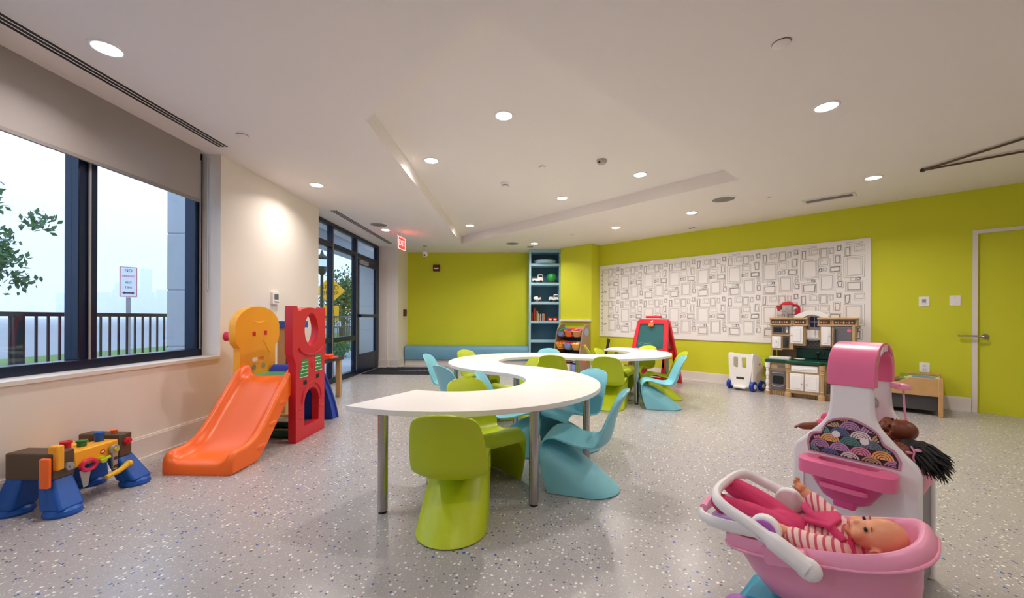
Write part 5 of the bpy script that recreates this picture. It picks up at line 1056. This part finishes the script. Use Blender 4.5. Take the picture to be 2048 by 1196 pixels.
def pillar(x, y, lab):
    t = thing('concrete_pillar', lab, 'pillar', (x, y, -.03))
    for k in range(5): MB().bb(-.35, .35, -.35, .35, k * .72 + .006, k * .72 + .714).build('block', M['concrete'], t, .01)
    MB().bb(-.34, .34, -.34, .34, 0, 3.5).build('core', M['concrete'], t)
pillar(-4.15, 5.28, 'pale concrete pillar outside the right of the big window'); pillar(-4.70, 12.35, 'pale concrete pillar outside the glass door')
struct(MB().bb(-5.0, -3.13, 5.7, 14, 2.78, 3.05).build('entrance_canopy', M['concrete'], sharp=0))
def shrub(name, lab, cat, c, r, n, m, trunk=None, seed=1, leaf=.07, group=None):
    t = thing(name, lab, cat, c, group=group); rr = random.Random(seed); b = MB()
    cl = [(Vector((rr.gauss(0, .45) * r[0], rr.gauss(0, .45) * r[1], rr.gauss(0, .42) * r[2])), rr.uniform(.22, .4)) for _ in range(max(6, n // 60))]
    for i in range(n):
        q, s = cl[i % len(cl)]
        p = q + Vector((rr.gauss(0, 1) * r[0], rr.gauss(0, 1) * r[1], rr.gauss(0, 1) * r[2])) * s * .5
        R = Euler((rr.uniform(0, 6.3), rr.uniform(0, 6.3), rr.uniform(0, 6.3))).to_matrix(); a = R @ Vector((leaf, 0, 0)); e = R @ Vector((0, leaf * .5, 0)); zc = trunk + r[2] if trunk else r[2]
        p = p + Vector((0, 0, zc)); b.add([p - a, p + e, p + a, p - e], [(0, 1, 2, 3)])
    o = b.build('foliage', m, t, sharp=0); o['kind'] = 'stuff'
    if trunk:
        MB().tube(crv([(0, 0, 0), (.04, 0, trunk * .6), (0, .03, trunk + r[2])]), [.09] * 6 + [.07] * 6 + [.05], 10).build('trunk', M['bark'], t)
        for k in range(4): a = k * 1.7; MB().tube([(0, 0, trunk), (cos(a) * r[0] * .5, sin(a) * r[1] * .5, trunk + r[2] * (.9 + .1 * k))], [.045, .015], 8).build('branch', M['bark'], t)
shrub('street_tree', 'leafy green tree seen through the glass entrance', 'tree', (-9.3, 20.5, -.25), (1.1, 1.1, 1.2), 4200, M['leaf'], 1.1, 2, .085)
shrub('street_tree', 'tree whose leaves show at the far left of the big window', 'tree', (-14.3, 9.9, -.25), (1.3, 1.2, 1.2), 1500, M['leaf'], 1.9, 5, .10)
shrub('hedge_bush', 'low green hedge in front of the railing outside the entrance', 'hedge', (-5.1, 10.5, -.03), (.28, 1.1, .27), 2600, M['leaf2'], None, 7, .05)
# lamp post
lp = thing('lamp_post', 'dark street lamp post with a glass lantern outside the entrance', 'street lamp', (-6.55, 12.9, -.25))
MB().lathe([(.10, 0), (.10, .3), (.065, .36), (.05, 2.0), (.045, 2.75)], n=16).build('post', M['black'], lp); MB().lathe([(.05, 2.72), (.12, 2.80), (.16, 2.95), (.17, 3.0)], n=16).build('lantern_base', M['black'], lp); MB().lathe([(.16, 3.0), (.20, 3.28)], n=16).build('lantern_glass', glass('lantern_glass', (.8, .85, .9)), lp); MB().lathe([(.21, 3.28), (.19, 3.33), (.06, 3.42), (.02, 3.55)], n=16).build('lantern_cap', M['black'], lp)
# signs
sg = thing('speed_bump_sign', 'yellow diamond road sign reading SPEED BUMP over a 5 MPH plate', 'road sign', (-6.83, 14.05, -.25), rad(24))
MB().cyl((0, .03, 0), (0, .035, 2.75), .03, 10).build('post', M['silver'], sg)
d_ = .50; MB().prism([(0, 2.30 - d_), (d_, 2.30), (0, 2.30 + d_), (-d_, 2.30)], -.004, .004, 'y').build('diamond_plate', M['signy'], sg); text('diamond_lettering', 'SPEED\nBUMP', .21, M['black'], sg, (0, -.0055, 2.30), (pi / 2, 0, 0))
MB().prism(rrect(-.29, .29, 1.22, 1.76, .03), -.004, .004, 'y').build('speed_plate', M['signy'], sg); text('speed_number', '5', .36, M['black'], sg, (0.06, -.0055, 1.56), (pi / 2, 0, 0)); text('speed_unit', 'M P H', .13, M['black'], sg, (0, -.0055, 1.31), (pi / 2, 0, 0))
sg = thing('no_parking_sign', 'white no parking sign on a post seen through the big window', 'road sign', (-7.65, 7.55, -.25), rad(45))
MB().bb(-.035, .035, .01, .05, 0, 2.0).build('post', M['silver'], sg); MB().prism(rrect(-.13, .13, 1.70, 2.30, .02), -.004, .006, 'y').build('plate', M['signw'], sg); MB().prism(rrect(-.12, .12, 1.71, 2.29, .016), -.0046, -.004, 'y', holes=[rrect(-.112, .112, 1.718, 2.282, .012)]).build('plate_border', M['red'], sg)
for z, s_, w_, m in ((2.22, .085, 'NO', 'dgrey'), (2.11, .055, 'PARKING', 'red'), (1.985, .06, 'ANY', 'dgrey'), (1.89, .06, 'TIME', 'dgrey')): text('sign_lettering', w_, s_, M[m], sg, (0, -.0052, z), (pi / 2, 0, 0), .8)
MB().prism([(-.09, 1.785), (-.05, 1.755), (-.05, 1.772), (.05, 1.772), (.05, 1.755), (.09, 1.785), (.05, 1.815), (.05, 1.798), (-.05, 1.798), (-.05, 1.815)], -.0052, -.0046, 'y').build('sign_arrow', M['dgrey'], sg)
# far skyline in the fog
rr = random.Random(4)
def tower(x, y, wdt, h, lab, steps=None):
    t = thing('skyline_tower', lab, 'building', (x, y, -2), math.atan2(-x, y), group='towers of the far skyline')
    z = 0
    for k, (f, hh) in enumerate(steps or ((1, 1),)):
        MB().bb(-wdt * f / 2, wdt * f / 2, -wdt * .3, wdt * .3, z, h * hh).build('tower_block', M['city'], t); z = h * hh
    for k in range(int(wdt / 6)): 
        MB().bb(-wdt / 2 + 2 + k * 6, -wdt / 2 + 4 + k * 6, -wdt * .3 - .2, -wdt * .3, 2, h * (steps[0][1] if steps else 1) - 2).build('window_strip', M['dgrey'], t)
for tx, ty, tw, th, lab, stp in (
    (-457.0, 420.0, 17.0, 30.2, 'low broad tower at the left edge of the foggy skyline', None),
    (-433.7, 420.0, 14.3, 40.4, 'stepped tower left of the tallest one in the foggy skyline', ((1, 0.8), (0.7, 1))),
    (-424.8, 420.0, 7.6, 28.1, 'narrow low tower in the foggy skyline gap', None),
    (-406.0, 420.0, 9.1, 54.8, 'tallest slim tower of the foggy skyline', ((1.6, 0.55), (1, 1))),
    (-412.6, 420.0, 23.7, 33.4, 'wide block in front of the tallest foggy tower', ((1, 0.85), (0.6, 1))),
    (-385.0, 420.0, 14.6, 32.4, 'low tower beside the concrete pillar in the fog', None),
    (-392.7, 420.0, 8.4, 23.9, 'small dim tower right of the tallest foggy tower', None),
    (-490.5, 420.0, 20.1, 28.1, 'dim block left of the window mullion in the fog', None),
    (-444.8, 420.0, 22.4, 22.8, 'long low block at the foot of the foggy skyline', None),
): tower(tx, ty, tw, th, lab, stp)
# fog bank between the street and the skyline
fm = bpy.data.materials.new('river_fog'); fm.use_nodes = True; nt = fm.node_tree
for n in list(nt.nodes): nt.nodes.remove(n)
vo = nt.nodes.new('ShaderNodeVolumeScatter'); vo.inputs['Color'].default_value = (.93, .96, 1, 1); vo.inputs['Density'].default_value = .0040; vo.inputs['Anisotropy'].default_value = 0.0
nt.links.new(vo.outputs[0], nt.nodes.new('ShaderNodeOutputMaterial').inputs['Volume'])
fg_ = MB().bb(-1100, -40, -100, 900, -.2, 75).build('river_fog', fm, sharp=0); tag(fg_, 'pale fog over the river hiding the skyline', 'fog', kind='stuff')
